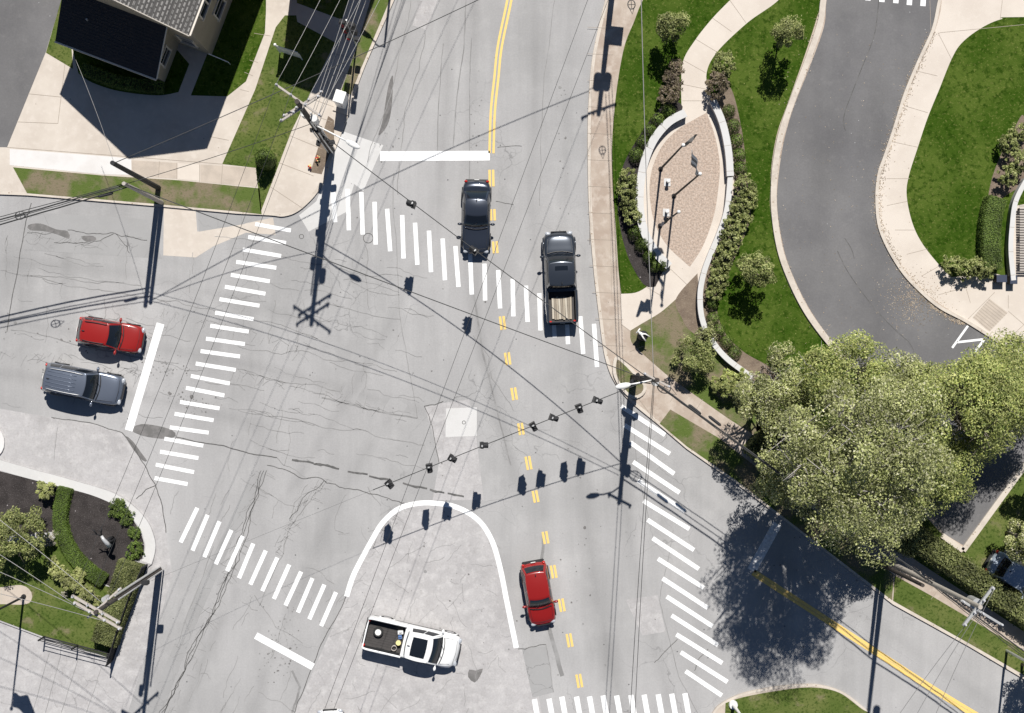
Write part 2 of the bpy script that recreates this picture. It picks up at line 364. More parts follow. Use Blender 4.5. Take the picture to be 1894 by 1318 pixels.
# ------------------------------------------------------------- ground and roads
def struct(mb, name, mat=None): return tag(mb.build(name, mat), kind='structure')
mb = MB(); mb.prism([(-1500,-1500),(1500,-1500),(1500,1500),(-1500,1500)], None, -0.04); struct(mb, 'ground', M_verge)
rd = MB(); rd.mat(M_road); rd.prism([(-75,-62),(75,-62),(75,62),(-75,62)], -0.06, 0.0)
def patch(mb, m, pts, z, closed=True): mb.mat(m); mb.prism(W(spline(pts, True), z), None, z)
# light worn concrete areas
patch(rd, M_pad, [(640,1103,1),(652,1070),(668,1035),(705,968,1),(735,942),(765,933),(800,931),(845,938),(885,962),(912,1005),(930,1070),(942,1140),(958,1200,1),(985,1205,1),(1003,1330,1),(1010,1500,1),(480,1500,1),(545,1318,1)], .004)
patch(rd, M_pad, C((-400,740),(-20,752),(95,772),(180,785),(226,800))+[(250,830),(272,868),(287,895),(300,935),(307,985),(314,1030,1),(319,1062,1),(300,1130,1),(262,1235,1),(205,1420,1),(-400,1420,1)], .004)
patch(rd, M_new, C((633,242),(709,268),(672,353),(655,340),(640,392),(571,428),(553,398),(585,372),(605,320),(622,270)), .004)
patch(rd, M_walk, C((303,383),(362,388),(365,428),(458,412),(505,402),(510,434),(455,430),(395,455),(362,476),(302,472)), .004)
patch(rd, M_roadW, C((366,392),(470,402),(452,414),(368,428)), .0055)
patch(rd, M_pad, C((785,751),(820,745),(868,738),(880,800),(895,925),(800,925),(812,855),(800,800)), .004)
patch(rd, M_new, C((825,755),(882,753),(882,806),(824,808)), .0072)
patch(rd, M_pad, C((763,47),(790,56),(812,-10),(780,-10)), .004)
patch(rd, M_pad, C((1157,1109),(1216,1100),(1231,1168),(1188,1175)), .004)
patch(rd, M_roadW, C((55,392),(270,405),(300,478),(45,462)), .0045)
patch(rd, M_roadW, C((468,870),(495,868),(430,1000),(360,1160),(300,1318),(270,1318),(360,1100)), .0042)
patch(rd, M_roadW, C((965,1198),(1010,1195),(1024,1280),(985,1290)), .0045)
# damp stains
patch(rd, M_stain, [(246,790),(262,784),(290,787),(318,795),(325,806),(305,811),(270,807),(246,798)], .0085)
patch(rd, M_stain, [(868,1238),(880,1240),(893,1236),(888,1250),(878,1262),(866,1252)], .0085)
patch(rd, M_stain, [(52,416),(75,413),(105,424),(125,427),(128,441),(105,433),(80,427),(55,425)], .0085)
patch(rd, M_stain, [(150,437),(172,436),(178,443),(160,447)], .0085)
patch(rd, M_stain, [(232,806),(245,815),(262,838),(272,852),(262,850),(243,826)], .0085)
patch(rd, M_stain, [(718,160),(727,140),(724,200),(716,232),(700,250),(708,220)], .0062)
def crack(pts, wpx=1.1, amp=3.5, m=None, z=.009, depth=4, w1=None):
    rd.mat(m or M_crack); rd.ribbon(W(jag(pts, amp, depth), z), wpx*PX, z, w1=(w1*PX if w1 else None))
F = M_crack2
crack([(58,375),(46,420),(13,611)],1.5,1.5); crack([(50,430),(85,433),(100,428)],1.0)
crack([(125,425),(160,432),(205,430),(225,437),(272,444)],1.3); crack([(100,448),(150,448),(185,445),(210,432)],1.3)
crack([(215,432),(235,455),(240,468)],1.0); crack([(70,495),(110,505),(160,515),(230,522)],1,4,F); crack([(40,510),(150,520),(260,528)],1.2,4,F)
crack([(0,500),(45,508),(130,530),(265,548),(330,556),(400,575)],1.2,4,F); crack([(20,610),(90,622),(150,640),(250,660),(330,672)],1.5,2,F)
crack([(0,650),(20,660)],1,2,F); crack([(325,808),(400,822),(440,832),(512,846)],1.8,2)
for a, b in (((540,850),(580,856)),((580,858),(627,867)),((643,872),(680,877)),((683,880),(722,887)),((745,893),(790,903)),((795,905),(822,911)),((828,912),(858,918))):
    crack([a, b], 3.2, 2.0, M_crack, depth=4); crack([a, b], 2.0, 4.5, M_crack, z=.0095, depth=4)
crack([(440,758),(530,772),(630,795),(660,792),(700,808),(740,815),(785,823)],1.3,4,F); crack([(440,682),(500,700),(580,710),(630,725)],1.3,4,F)
crack([(595,735),(650,748),(690,758),(772,773)],2.6,1.2,F); crack([(785,751),(800,790),(812,855)],1.2,2); crack([(785,751),(820,742)],1.6,2)
crack([(494,860),(560,885),(595,885),(620,895),(660,905),(700,915),(738,927),(748,930)],1.4,4)
crack([(605,888),(575,925),(545,965),(528,1000),(505,1060),(480,1120)],1.5,5,F); crack([(600,888),(560,920),(535,960)],1,4)
crack([(512,846),(545,868),(575,885)],1,4,F); crack([(680,900),(705,935)],1,3,F); crack([(640,915),(625,945),(620,980),(635,985)],1,4,F)
for k in range(3):
    crack([(483+k*5,870),(455+k*4,960),(425+k*3,1055),(372+k*2,1166),(342,1240),(304-k*5,1318)],1.2,6,depth=4)
crack([(440,640),(520,655),(560,648),(600,665),(690,672)],1,4,F); crack([(448,590),(520,600),(620,640)],1,2,F)
crack([(226,800),(250,830),(272,868),(287,895),(300,935),(307,985)],1.6,2); crack([(252,922),(270,905),(287,898)],1.5,2)
crack([(95,772),(180,785),(226,800)],1.4,2); crack([(107,790),(100,850)],1,2,F)
crack([(728,320),(728,400),(734,465),(739,580),(750,640),(760,700),(772,773)],1.0,1.5,F); crack([(600,560),(680,580),(740,590)],1,2,F)
crack([(620,495),(680,510),(730,508),(745,512)],1,3,F); crack([(650,520),(690,540),(740,545)],1,3,F); crack([(672,440),(680,470),(676,510),(682,570)],1,4,F)
crack([(1026,0),(1006,144),(1000,284),(998,380)],1.0,1.5,F); crack([(876,545),(885,600),(892,650),(905,700)],3.5,1,F,z=.0062); crack([(905,700),(930,800),(945,860)],2.5,1,F,z=.0062)
crack([(920,272),(965,270)],1,2); crack([(917,372),(935,376),(950,378)],1,2); crack([(875,620),(905,660),(910,700),(950,760)],1,3,F)
crack([(760,0),(748,60),(735,120),(715,200),(690,260),(680,300)],1.1,2,F); crack([(862,0),(858,90),(845,180),(838,270)],2,1,F,z=.0062)
crack([(820,80),(812,180),(808,300)],1.6,1,F,z=.0062); crack([(872,70),(868,160),(868,330)],1.6,1,F,z=.0062)
crack([(786,60),(775,130),(750,200),(738,300),(736,360)],1.2,3,F)
crack([(958,1200),(985,1196),(1010,1192)],1.5,3); crack([(1010,1192),(1024,1280)],1.5,2,F)
crack([(1245,980),(1220,1110),(1255,1250),(1290,1318)],1.1,2,F); crack([(1253,1182),(1225,1210),(1210,1225)],1.2,3); crack([(1310,1200),(1295,1215),(1285,1240)],1.2,3)
crack([(1170,700+15),(1180,880),(1200,960)],.8,2,F); crack([(1005,985),(1000,1100),(1040,1250)],5,2,F,z=.0055,w1=8)
crack([(640,1103),(600,1180),(560,1280),(545,1318)],1.5,2); crack([(560,1190),(510,1160),(470,1100)],.9,3,F)
crack([(540,1240),(555,1270),(540,1318)],4,3,M_crack2); crack([(395,1010),(330,1190)],1,3,F)
def alligator(pts, spread, n, wp=.8):
    P=spline(pts,step=5)
    for i in range(n):
        x,y=random.choice(P); x+=random.gauss(0,spread); y+=random.gauss(0,spread*.6); a=random.choice((2.0,1.9,2.15,.4,.7,2.6))+random.uniform(-.2,.2); l=random.uniform(6,26)
        crack([(x,y),(x+l*math.cos(a),y+l*math.sin(a))],random.uniform(.45,.75),2,F,depth=2)
alligator([(483,870),(455,960),(425,1055),(372,1166),(342,1240),(304,1318)],6,110)
alligator([(600,888),(560,930),(533,975),(510,1030)],5,50); alligator([(60,425),(130,440),(210,445),(260,455)],7,34); alligator([(440,682),(500,700),(580,712),(640,735),(740,760)],7,36)
alligator([(735,935),(715,965),(695,1000)],6,40); alligator([(0,650),(120,662),(260,690)],8,40); alligator([(300,575),(420,600),(560,640)],8,40)
crack([(91,1208),(60,1318)],1,1,F); crack([(113,1210),(84,1318)],1,1,F); crack([(145,1218),(113,1318)],1,1,F); crack([(188,1232),(160,1318)],.8,1,F)
for i in range(60):     # hairline cracks over the old concrete
    x = random.uniform(640,940); y = random.uniform(960,1310)
    a = random.uniform(0, math.pi); l = random.uniform(15,60); crack([(x,y),(x+l*math.cos(a),y+l*math.sin(a))],.7,6,F)
for i in range(60):
    x = random.uniform(400,760); y = random.uniform(470,860); a = random.choice((.18,.22,.25,.3,1.7)); l = random.uniform(20,110)
    crack([(x,y),(x+l*math.cos(a),y+l*math.sin(a))],.8,6,F)
for i in range(50):
    x = random.uniform(0,440); y = random.uniform(430,760); a = random.choice((.12,.18,.22,.2,1.6)); l = random.uniform(20,90)
    crack([(x,y),(x+l*math.cos(a),y+l*math.sin(a))],.8,6,F)
for i in range(34):
    x = random.uniform(320,620); y = random.uniform(880,1300); a = random.choice((2.0,2.1,1.9,.5)); l = random.uniform(20,90)
    crack([(x,y),(x+l*math.cos(a),y+l*math.sin(a))],.8,6,F)
for (x,y,r) in ((681,440,9),(456/3.877+440,437,4),(858,781,3),(1139,596,9)):
    rd.mat(M_crack); pts=[(x+r*math.cos(t*.35),y+r*math.sin(t*.35)) for t in range(19)]; rd.ribbon(W(pts,.0098),1.1*PX,.0098)
rd.mat(M_crack2)
def drops(cx,cy,sx,sy,n,a=0):
    for i in range(n):
        u,v=random.gauss(0,sx),random.gauss(0,sy); x=cx+u*math.cos(a)-v*math.sin(a); y=cy+u*math.sin(a)+v*math.cos(a); r=random.uniform(.6,1.9)*(2.2 if random.random()<.05 else 1)
        rd.mat(M_crack2 if random.random()<.6 else M_stain); k=7; rr=[random.uniform(.6,1.2) for _ in range(k)]
        zz_=.010+.0000137*i
        rd.prism(W([(x+r*rr[j]*math.cos(j*6.283/k),y+r*rr[j]*math.sin(j*6.283/k)) for j in range(k)],zz_),None,zz_)
drops(312,680,26,10,60,.2); drops(345,740,24,9,50,.2); drops(350,765,10,5,8); drops(120,600,60,6,26,.12); drops(110,630,60,6,22,.15); drops(90,690,60,6,22,.2)
drops(515,1180,7,36,50,.45); drops(530,1215,8,30,40,.45); drops(720,250,8,26,14,.2); drops(880,250,8,60,16); drops(1040,300,10,120,24); drops(780,1100,90,100,50); drops(1090,1000,50,180,50); drops(1500,1120,90,50,20,.6); drops(700,600,120,120,40)
tag(rd.build('road'), kind='structure')
def track(pts, wpx, amt):
    P=W(spline(pts,step=14),.0008+.00018*track.n); track.n+=1; n=len(P); vs=[]; at=[]; fs=[]
    prof=[(-1,0),(-.6,.45),(0,1),(.6,.45),(1,0)]; k=len(prof)
    for i,p in enumerate(P):
        d=(P[min(i+1,n-1)]-P[max(i-1,0)]).normalized(); nv=Vector((-d.y,d.x,0))*wpx*PX/2
        e=min(1,i/6,(n-1-i)/6)
        for u,a in prof: vs.append(p+nv*u); at.append(a*amt*e)
    for i in range(n-1):
        for j in range(k-1): fs.append((i*k+j+1,i*k+j,(i+1)*k+j,(i+1)*k+j+1))
    me=bpy.data.meshes.new('tyre_track'); me.from_pydata(vs,[],fs); me.materials.append(M_wear)
    a_=me.attributes.new('wear','FLOAT','POINT'); a_.data.foreach_set('value',at); me.update()
    o=bpy.data.objects.new('tyre_track',me); sc.collection.objects.link(o); tag(o,kind='structure')
track.n=0
for a in (([(868,470),(885,620),(925,780),(968,930)],34,.15),([(1075,620),(1065,800),(1085,960),(1110,1130),(1150,1318),(1160,1400)],52,.15),([(1125,720),(1150,900),(1185,1100),(1245,1318),(1260,1400)],36,.10),
  ([(1015,700),(1022,900),(1050,1100),(1100,1318),(1115,1400)],44,-.09),([(832,-60),(828,150),(816,300),(812,430)],30,.11),([(880,-60),(872,150),(860,330)],26,.09),([(1002,-60),(988,200),(985,400),(1000,560)],34,.08),
  ([(1066,-60),(1048,200),(1048,420)],30,.08),([(-60,580),(150,618),(300,645),(450,672),(640,722),(840,775)],34,.11),([(-60,683),(150,712),(330,748),(500,790)],34,.12),([(-60,480),(200,500),(400,545),(600,600)],30,.08),
  ([(315,1400),(360,1260),(440,1085)],30,.12),([(500,965),(560,870),(640,740),(720,600),(790,430)],30,.10),([(440,1400),(500,1220),(560,1080),(600,980),(650,880),(740,740)],34,.09),
  ([(1880,1330),(1700,1210),(1500,1078),(1350,965),(1240,885),(1100,800)],34,.08),([(700,-60),(715,90),(690,200),(660,330)],26,.10)): track(*a)
# painted markings
ZM = .013
def stripes(name, segs, wpx, m=M_paint):
    b = MB(); b.mat(m)
    for (x0,y0,x1,y1) in segs: b.ribbon(W([(x0,y0),(x1,y1)],ZM), wpx*PX, ZM)
    struct(b, name)
def z(ox,oy,s,l): return [(ox+a/s,oy+b/s,ox+c/s,oy+d/s) for a,b,c,d in l]
stripes('crosswalk', z(440,320,3.877,[(683,138,698,352),(787,112,796,410),(885,135,895,440),(980,205,988,512),(1070,255,1092,560),(1178,300,1188,612),(1270,355,1287,657),(1370,412,1385,710),(1468,468,1485,768),(1560,522,1582,816),(1665,570,1677,870),(1768,648,1773,913)])
 + z(900,320,3.877,[(83,695,97,970),(187,757,192,1027),(282,806,294,1067),(378,860,386,1128),(475,915,488,1177),(572,970,584,1226),(672,1026,693,1295),(770,1080,792,1390)]), 8.0)
stripes('crosswalk', [(472,414,538,426),(459,438,529,449),(449,461,520,473),(437,484,511,495),(427,508,499,520),(416,530,491,543),(406,553,480,565),(398,578,469,590),(389,602,460,613),(381,626,453,636),(371,649,444,659),(362,672,436,684),(353,695,425,709),(344,717,415,731),(333,743,406,755),(323,765,395,777),(314,790,386,800),(304,811,376,824),(296,835,367,847),(288,859,359,873),(286,884,347,895)], 7.3)
stripes('crosswalk', [(365,939,334,1003),(384,952,356,1018),(406,964,378,1030),(428,980,399,1043),(449,991,420,1056),(468.5,1005,442,1069),(491.6,1018,463,1081),(513,1031,485,1093),(535,1044,506.5,1107.5),(557,1057,528,1119.5),(578,1069,551,1132.5),(600,1081,572,1145),(621.5,1095,594,1157.5)], 7.7)
stripes('crosswalk', [(1149,751,1230,804),(1155,786,1239,839),(1166,818,1247,876),(1171,854,1257,911),(1180,888,1267.5,946),(1190,926,1275,978),(1197.5,961,1283.6,1017),(1207,995,1292.5,1052),(1217,1033,1302,1087),(1225.5,1069.5,1309,1124),(1233,1103,1318,1158),(1242,1138,1328,1193),(1251,1173,1336,1226),(1259,1206,1345.5,1261),(1268,1241,1335,1286)], 8.3)
stripes('crosswalk', [(900+a/3.681,960+b/3.681,900+a/3.681+16,960+b/3.681+90) for a,b in ((325,1225),(425,1222),(512,1208),(612,1208),(700,1207),(793,1200),(885,1200),(982,1197),(1072,1195),(1168,1192),(1260,1188),(1350,1185))], 9.8)
stripes('stop_line', [(703,288.5,906,287.5)], 18); stripes('stop_line', [(297,598,238,796)], 14.5)
stripes('stop_line', [(473,1175,579,1233)], 13); stripes('stop_line', [(1438,968,1390,1055)], 18, M_oldpaint)
isl = MB(); isl.mat(M_paint)
isl.ribbon(W(spline([(641,1103),(652,1068),(668,1035),(690,995),(708,966),(735,942),(765,932),(800,930),(845,938),(885,962),(910,1000),(925,1050),(937,1110),(955,1198)]),ZM), 9.5*PX, ZM); struct(isl, 'island_line')
def dbl(pts, gap, wd):
    b = MB(); b.mat(M_yellow); P = W(pts,ZM)
    for sgn in (-1,1):
        Q=[]
        for i,p in enumerate(P):
            d=(P[min(i+1,len(P)-1)]-P[max(i-1,0)]).normalized(); Q.append(p+Vector((-d.y,d.x,0))*sgn*gap*PX/2)
        b.ribbon(Q, wd*PX, ZM)
    return b
yl = dbl(spline([(951,-60),(942,0),(924.5,85),(918,144),(911.6,206),(909,283)]), 7.5, 4.2)
dash = [(909,329,31,1),(911.5,397,21,2),(916,457,22,4),(929.5,597,25,7),(939,663,23,8),(951,728,23,9),(963.5,793,22,9),(977.5,856,25,10),(990.5,918,22,11),(1009,994,23,10),(1024,1057,24,10),(1039,1119,24,10),(1053.5,1184,25,10),(1071.5,1259,25,10)]
for x,y,l,a in dash:
    dx,dy=math.sin(R(a))*l/2,math.cos(R(a))*l/2; q=dbl([(x-dx,y-dy),(x+dx,y+dy)],6.6,4.4); yl.add(q.v,q.f)
struct(yl,'centre_line')
struct(dbl(spline([(1393,1058),(1510,1134),(1630,1212),(1740,1283),(1860,1355)]),6.4,5.9),'centre_line')
# ------------------------------------------------------------- raised blocks (pavements 13 cm above the road)
ZS = .11
def slab(name, pts, m, kerbm=M_kerb, kw=6, ztop=ZS, band=None):
    P = spline(pts, True); b = MB(); b.mat(m); b.prism(W(P,ztop), -.03, ztop)
    b.mat(kerbm); Q = W(P+[P[0]],ztop+.003)
    if band:
        b.ribbon(W(spline(band),ztop+.003),kw*PX,ztop+.003); return tag(b.build(name), kind='structure')
    # kerb band just inside the edge
    area = sum(P[i][0]*P[(i+1)%len(P)][1]-P[(i+1)%len(P)][0]*P[i][1] for i in range(len(P)))
    I=[]
    for i in range(len(Q)):
        d=(Q[(i+1)%len(Q)] if i<len(Q)-1 else Q[1])-Q[i-1 if i>0 else -2]; d.normalize()
        s_ = -1 if area>0 else 1
        I.append(Q[i]+Vector((-d.y,d.x,0))*s_*kw*PX/2)
    b.ribbon(I, kw*PX*.96, ztop+.003); return tag(b.build(name), kind='structure')
slab('pavement', C((-500,-500),(948,-500),(721,18))+[(672,130),(645,210),(632,245),(615,290),(600,332),(582,362),(552,390),(525,400),(500,398)]+C((440,395),(290,381),(50,361),(-500,340)), M_walk)
slab('pavement', C((1105,-500),(1119,0))+[(1096,103),(1088,200),(1087,300),(1090,400),(1098,500),(1107,578),(1115,640),(1122,672),(1133,700),(1150,725),(1172,748),(1215,783,1)]+C((1270,830),(1360,893),(1500,1000),(1652,1118),(1793,1196),(1894,1256),(2500,1600),(2500,-500)), M_walkE)
slab('pavement', [(1262,1500,1),(1300,1360),(1318,1318),(1335,1300),(1370,1283),(1420,1272),(1470,1266),(1515,1266),(1560,1280),(1600,1310),(1640,1345),(1800,1450,1),(2000,1600,1)], M_panel, kw=4)
slab('garden_kerb', C((-500,700),(0,850),(100,878))+[(170,897),(215,912),(250,937),(275,967),(287,1000),(287,1020),(281,1043,1)]+C((274,1048),(247,1115),(224,1180),(210,1224),(80,1180),(0,1150),(-500,1020)), M_pad, kerbm=M_new, kw=18, band=[(-500,712),(0,860),(97,887),(167,907),(210,922),(243,945),(266,971),(277,1000),(277,1020),(271,1040)])
b = MB(); b.mat(M_white); b.prism(W([(-18+26*math.cos(t*.3),818+30*math.sin(t*.3)) for t in range(21)],.14),-.02,.14); struct(b,'kerb_end')
Z1=ZS+.006
def layer(name, m, pts, z_=Z1, m2=None):
    b = MB(); b.mat(m); b.prism(W(spline(pts,True),z_), None, z_); return struct(b,name)
# north-west block
layer('parking_lot', M_lot, C((-500,-500),(180,-500),(113,0),(85,95),(13,272),(-500,262)))
layer('grass', M_lawn2, C((113,0),(150,-80),(165,-60),(125,40),(112,72),(132,85),(135,127),(85,97)), Z1+.001)
layer('sidewalk', M_white, C((18,275),(215,290),(243,294),(243,323),(188,322),(18,305)))
b = MB(); b.mat(M_panel); b.prism(W(C((243,296),(327,301),(327,330),(245,325)),Z1),None,Z1); b.mat(M_walk2); b.prism(W(C((329,301),(369,304),(369,334),(329,331)),Z1),None,Z1); b.mat(M_panel); b.prism(W(C((371,304),(473,310),(475,345),(371,336)),Z1),None,Z1)
struct(b,'sidewalk')
layer('grass', M_verge, C((24,309),(188,324),(330,333),(480,348),(484,396),(440,391),(290,377),(50,357)))
layer('grass', M_lawn, C((492,20),(490,60),(455,150),(420,178),(352,176),(360,120),(300,150),(150,100),(135,128),(152,140),(300,172),(352,178),(420,180),(480,-60),(500,-60)) if False else C((492,-60),(492,20),(490,60),(455,150),(420,178),(353,176),(385,95),(440,-60)))
layer('grass', M_lawn, [(133,85,1),(145,135,1),(170,152),(220,168),(290,176),(330,170,1),(350,118,1),(300,60,1)])
layer('grass', M_lawn2, C((548,28),(527,28),(510,50),(472,165),(411,303),(473,310),(482,392),(540,240),(577,165),(620,78),(550,40)))
layer('grass', M_lawn2, C((549,-60),(549,5),(632,36),(664,-60)))
layer('grass', M_verge, C((697,-40),(735,-40),(715,14),(667,128),(643,190),(632,165),(657,95)))
layer('planting_strip', M_soil, C((607,214),(618,222),(618,262),(595,322),(574,318)))
j = MB(); j.mat(M_joint)
def joint(*s_, z_=ZS+.0075, wp=.8):
    for a in s_: j.ribbon(W([(a[0],a[1]),(a[2],a[3])],z_), wp*PX, z_)
joint((52,173,113,179),(13,272,235,289),(33,225,107,228),(113,179,107,228),(120,118,113,179),(388,252,423,259),(444,165,460,169),(462,111,477,115),(470,61,500,66),(452,133,468,140),(327,301,327,331),(369,304,369,336),(295,298,293,327),(412,304,409,340),(235,289,411,303),
 (535,250,596,275),(515,300,580,325),(556,205,615,225),(600,120,650,140),(570,180,625,200),(500,345,560,385),(612,98,657,108))
j.mat(M_joint)
joint(*[(1087+max(0,(y-460))*.11, y, 1134+max(0,(y-400))*.1, y+2) for y in range(50,640,49)]); joint((1095,120,1091,450),(1125,280,1132,560),wp=.6)
for k in range(12):
    t=k/12; 
park = [((1745,1.0),)]
joint((1287,72,1325,95),(1264,111,1305,134),(1260,155,1309,165),(1318,33,1353,58),(1350,0,1380,42),(1262,186,1310,186))
for a,b_ in zip([(1692,130),(1672,195),(1652,262),(1640,330),(1640,380),(1655,425),(1677,470),(1705,510),(1735,545),(1790,590),(1850,640)],[(1734,140),(1716,208),(1698,272),(1683,330),(1678,372),(1693,425),(1716,460),(1740,490),(1790,530),(1840,540),(1894,600)]): joint((*a,*b_))
joint((1760,109,1735,60),(1738,60,1894,45),(1854,0,1850,36),(1786,530,1795,560),(1865,545,1865,570),(1865,575,1894,600),(1720,0,1722,60),(1240,497,1275,530),(1195,530,1225,548))
joint((1258,712,1240,742),(1300,738,1280,770),(1350,775,1333,805),(1690,1045,1672,1070),(1740,1085,1722,1108),(1800,1125,1785,1150),(1165,650,1190,640),(1180,735,1215,783),(1150,600,1166,612))
struct(j,'pavement_joints')
# park
layer('park_path', M_walk2, C((1200,-60),(1475,-60),(1475,20),(1400,250),(1362,300),(1362,420),(1310,560),(1222,580),(1166,612),(1150,600),(1148,544),(1180,500),(1180,200)), Z1-.003)
layer('park_lawn', M_lawn, [(1262,-60,1),(1205,-30,1),(1185,8),(1173,39),(1155,85),(1142,155),(1135,219),(1132,273),(1133,340),(1139,423),(1144,500),(1149,543,1),(1175,541),(1195,531),(1212,516,1),(1222,498,1),(1200,450),(1184,390),(1186,320),(1206,262),(1240,218),(1261,206,1),(1260,155),(1264,111),(1287,72),(1318,33),(1350,0,1),(1420,-60,1)])
layer('mulch_bed', M_mulch, [(1258,190),(1225,195),(1180,255),(1150,315),(1143,390),(1160,470),(1190,525),(1212,530,1),(1230,495,1),(1200,450),(1184,390),(1186,320),(1206,262),(1240,218),(1261,206)], Z1+.004)
layer('park_lawn', M_lawn, [(1500,-60,1),(1517,0),(1510,35),(1488,103),(1459,185),(1438,244),(1428,298),(1425,340),(1425,390),(1436,461),(1458,526),(1487,580),(1521,627),(1600,705,1),(1650,800,1),(1540,900,1),(1400,800,1),(1392,702,1),(1350,668),(1312,632),(1298,590),(1295,545),(1303,510),(1320,470),(1338,430),(1352,390),(1358,330),(1355,275),(1343,225),(1322,182,1),(1312,172),(1307,134),(1327,95),(1382,42),(1445,-6),(1462,-60,1)])
layer('mulch_bed', M_soil, [(1322,182),(1350,160),(1372,240),(1382,330),(1388,400),(1362,470),(1338,520),(1325,560),(1338,610),(1375,650),(1440,690),(1440,730),(1392,702),(1350,668),(1312,632),(1298,590),(1295,545),(1303,510),(1320,470),(1338,430),(1352,390),(1358,330),(1355,275),(1343,225)], Z1+.004)
layer('park_lawn', M_verge, [(1166,611,1),(1184,600),(1222,577),(1250,553,1),(1290,505,1),(1294,560),(1298,600),(1315,640),(1345,668),(1392,702,1),(1440,760,1),(1500,870,1),(1349,775,1),(1238,697,1),(1190,655),(1168,632)])
layer('mulch_bed', M_soil, [(1250,553),(1290,505,1),(1294,560),(1298,600),(1300,625),(1275,610),(1262,590)], Z1+.005)
layer('brick_plaza', M_brick, [(1307,208,1),(1322,250),(1331,300),(1329,345),(1320,400),(1300,455),(1276,493,1),(1235,455),(1212,415),(1203,375),(1202,335),(1210,300),(1228,265),(1255,238),(1285,220)])
layer('driveway', M_lot, [(1545,-90,1),(1529,0),(1524,49),(1497,125),(1469,195),(1450,260),(1439,335),(1438,388),(1450,461),(1469,515),(1497,570),(1532,621),(1590,690),(1650,800),(1700,900),(1743,985,1),(1783,1009,1),(1845,925,1),(1905,840,1),(2100,850,1),(2100,800,1),(1894,668),(1787,596),(1733,566),(1692,530),(1665,499),(1640,456),(1624,415),(1620,363),(1625,320),(1635,288),(1654,233),(1673,174),(1700,109),(1725,52),(1738,0),(1760,-90,1)])
layer('park_sidewalk', M_walk2, [(1738,-90,1),(1742,0),(1728,60),(1703,115),(1676,178),(1657,240),(1639,290),(1629,325),(1625,363),(1628,413),(1645,456),(1672,499),(1700,532),(1745,566),(1800,600),(1897,668,1),(2300,900,1),(2300,-90,1)], Z1-.003)
layer('park_lawn', M_lawn, [(2300,30,1),(1894,31),(1852,35),(1814,52),(1779,79),(1760,109),(1738,163),(1716,217),(1697,274),(1681,325),(1677,361),(1687,410),(1706,450),(1741,494),(1760,512,1),(1838,505,1),(1868,512,1),(1880,380,1),(2300,300,1)])
layer('mulch_bed', M_soil, [(1894,215),(1870,250),(1845,300),(1830,350),(1822,420),(1818,492),(1826,495),(1845,380),(1894,330)], Z1+.004)
layer('grass', M_lawn2, C((1655,1064),(1720,1100),(1894,1203),(2300,1450),(2300,1500),(1894,1248),(1793,1190),(1652,1111)))
layer('grass', M_verge, C((1240,757),(1330,810),(1420,880),(1560,985),(1653,1063),(1650,1110),(1500,995),(1360,887),(1270,825),(1220,783)))
layer('grass', M_lawn2, C((1740,985),(1783,1018),(1850,930),(1912,845),(2300,900),(2300,1420),(1894,1168),(1700,1040),(1560,940),(1440,850),(1500,860),(1600,880),(1690,930)))
layer('parking_lot', M_lot, C((1838,1052),(1894,1095),(2100,1230),(2100,1000),(1870,1020)), Z1+.003)
kb = MB(); kb.mat(M_kerb)
kb.ribbon(W(spline([(1840,1050),(1862,1018)]),.2),6*PX,.2,ZS); kb.ribbon(W(spline([(1836,1053),(1894,1093),(2000,1165)]),.2),6*PX,.2,ZS); struct(kb,'parking_kerb')
layer('grass', M_lawn2, C((1340,1340),(1342,1300))+[(1375,1289),(1440,1277),(1500,1271),(1550,1280),(1590,1308),(1640,1350)]+C((1700,1500),(1300,1500)))
# small planter near the corner
b = MB(); b.mat(M_kerb); PL=[(1137,660),(1150,664),(1178,690),(1196,712),(1190,730),(1170,737),(1148,718),(1134,690)]
b.prism(W(spline(PL,True),.27),ZS,.27); b.mat(M_verge); PI_=[(1141,666),(1149,669),(1174,694),(1190,713),(1186,726),(1170,731),(1151,713),(1140,690)]; b.prism(W(spline(PI_,True),.275),None,.275); struct(b,'kerbed_planting_bed')
# driveway kerbs
def kerb(name, pts, wp, h, m=M_kerb):
    b = MB(); b.mat(m); b.ribbon(W(spline(pts),h), wp*PX, h, ZS-.02); return struct(b,name)
kerb('driveway_kerb',[(1537,-90),(1523,0),(1517,43),(1493,114),(1464,190),(1444,252),(1433,318),(1432,388),(1443,461),(1464,520),(1492,575),(1527,624),(1560,662)],11,.25)
kerb('driveway_kerb',[(1758,-90),(1738,0),(1726,54),(1700,112),(1674,175),(1655,236),(1637,289),(1626,322),(1622,363),(1626,414),(1642,456),(1668,499),(1696,531),(1738,567),(1795,598),(1897,664),(2100,800)],6,.21)
kerb('driveway_kerb',[(1743,990,1),(1782,1018,1)],10,.25); kerb('driveway_kerb',[(1782,1018),(1843,934),(1908,845)],10,.25)
stripes_ = MB(); stripes_.mat(M_paint)
zz = Z1+.006
for a,b_ in ((830,2),(925,12),(1020,20),(1112,33),(1205,40)):
    x=1380+a/3.685; y=b_/3.685; stripes_.ribbon(W([(x,y),(x+4,y-60)],zz),10*PX,zz)
struct(stripes_,'crosswalk')
b=MB(); b.mat(M_paint)
for s_ in z(1380,320,3.685,[(1512,1040,1405,1190),(1440,1152,1632,1130),(1630,1125,1560,1215)]): b.ribbon(W([s_[:2],s_[2:]],zz),4.2*PX,zz)
struct(b,'painted_arrow')
b=MB(); b.mat(M_crack)
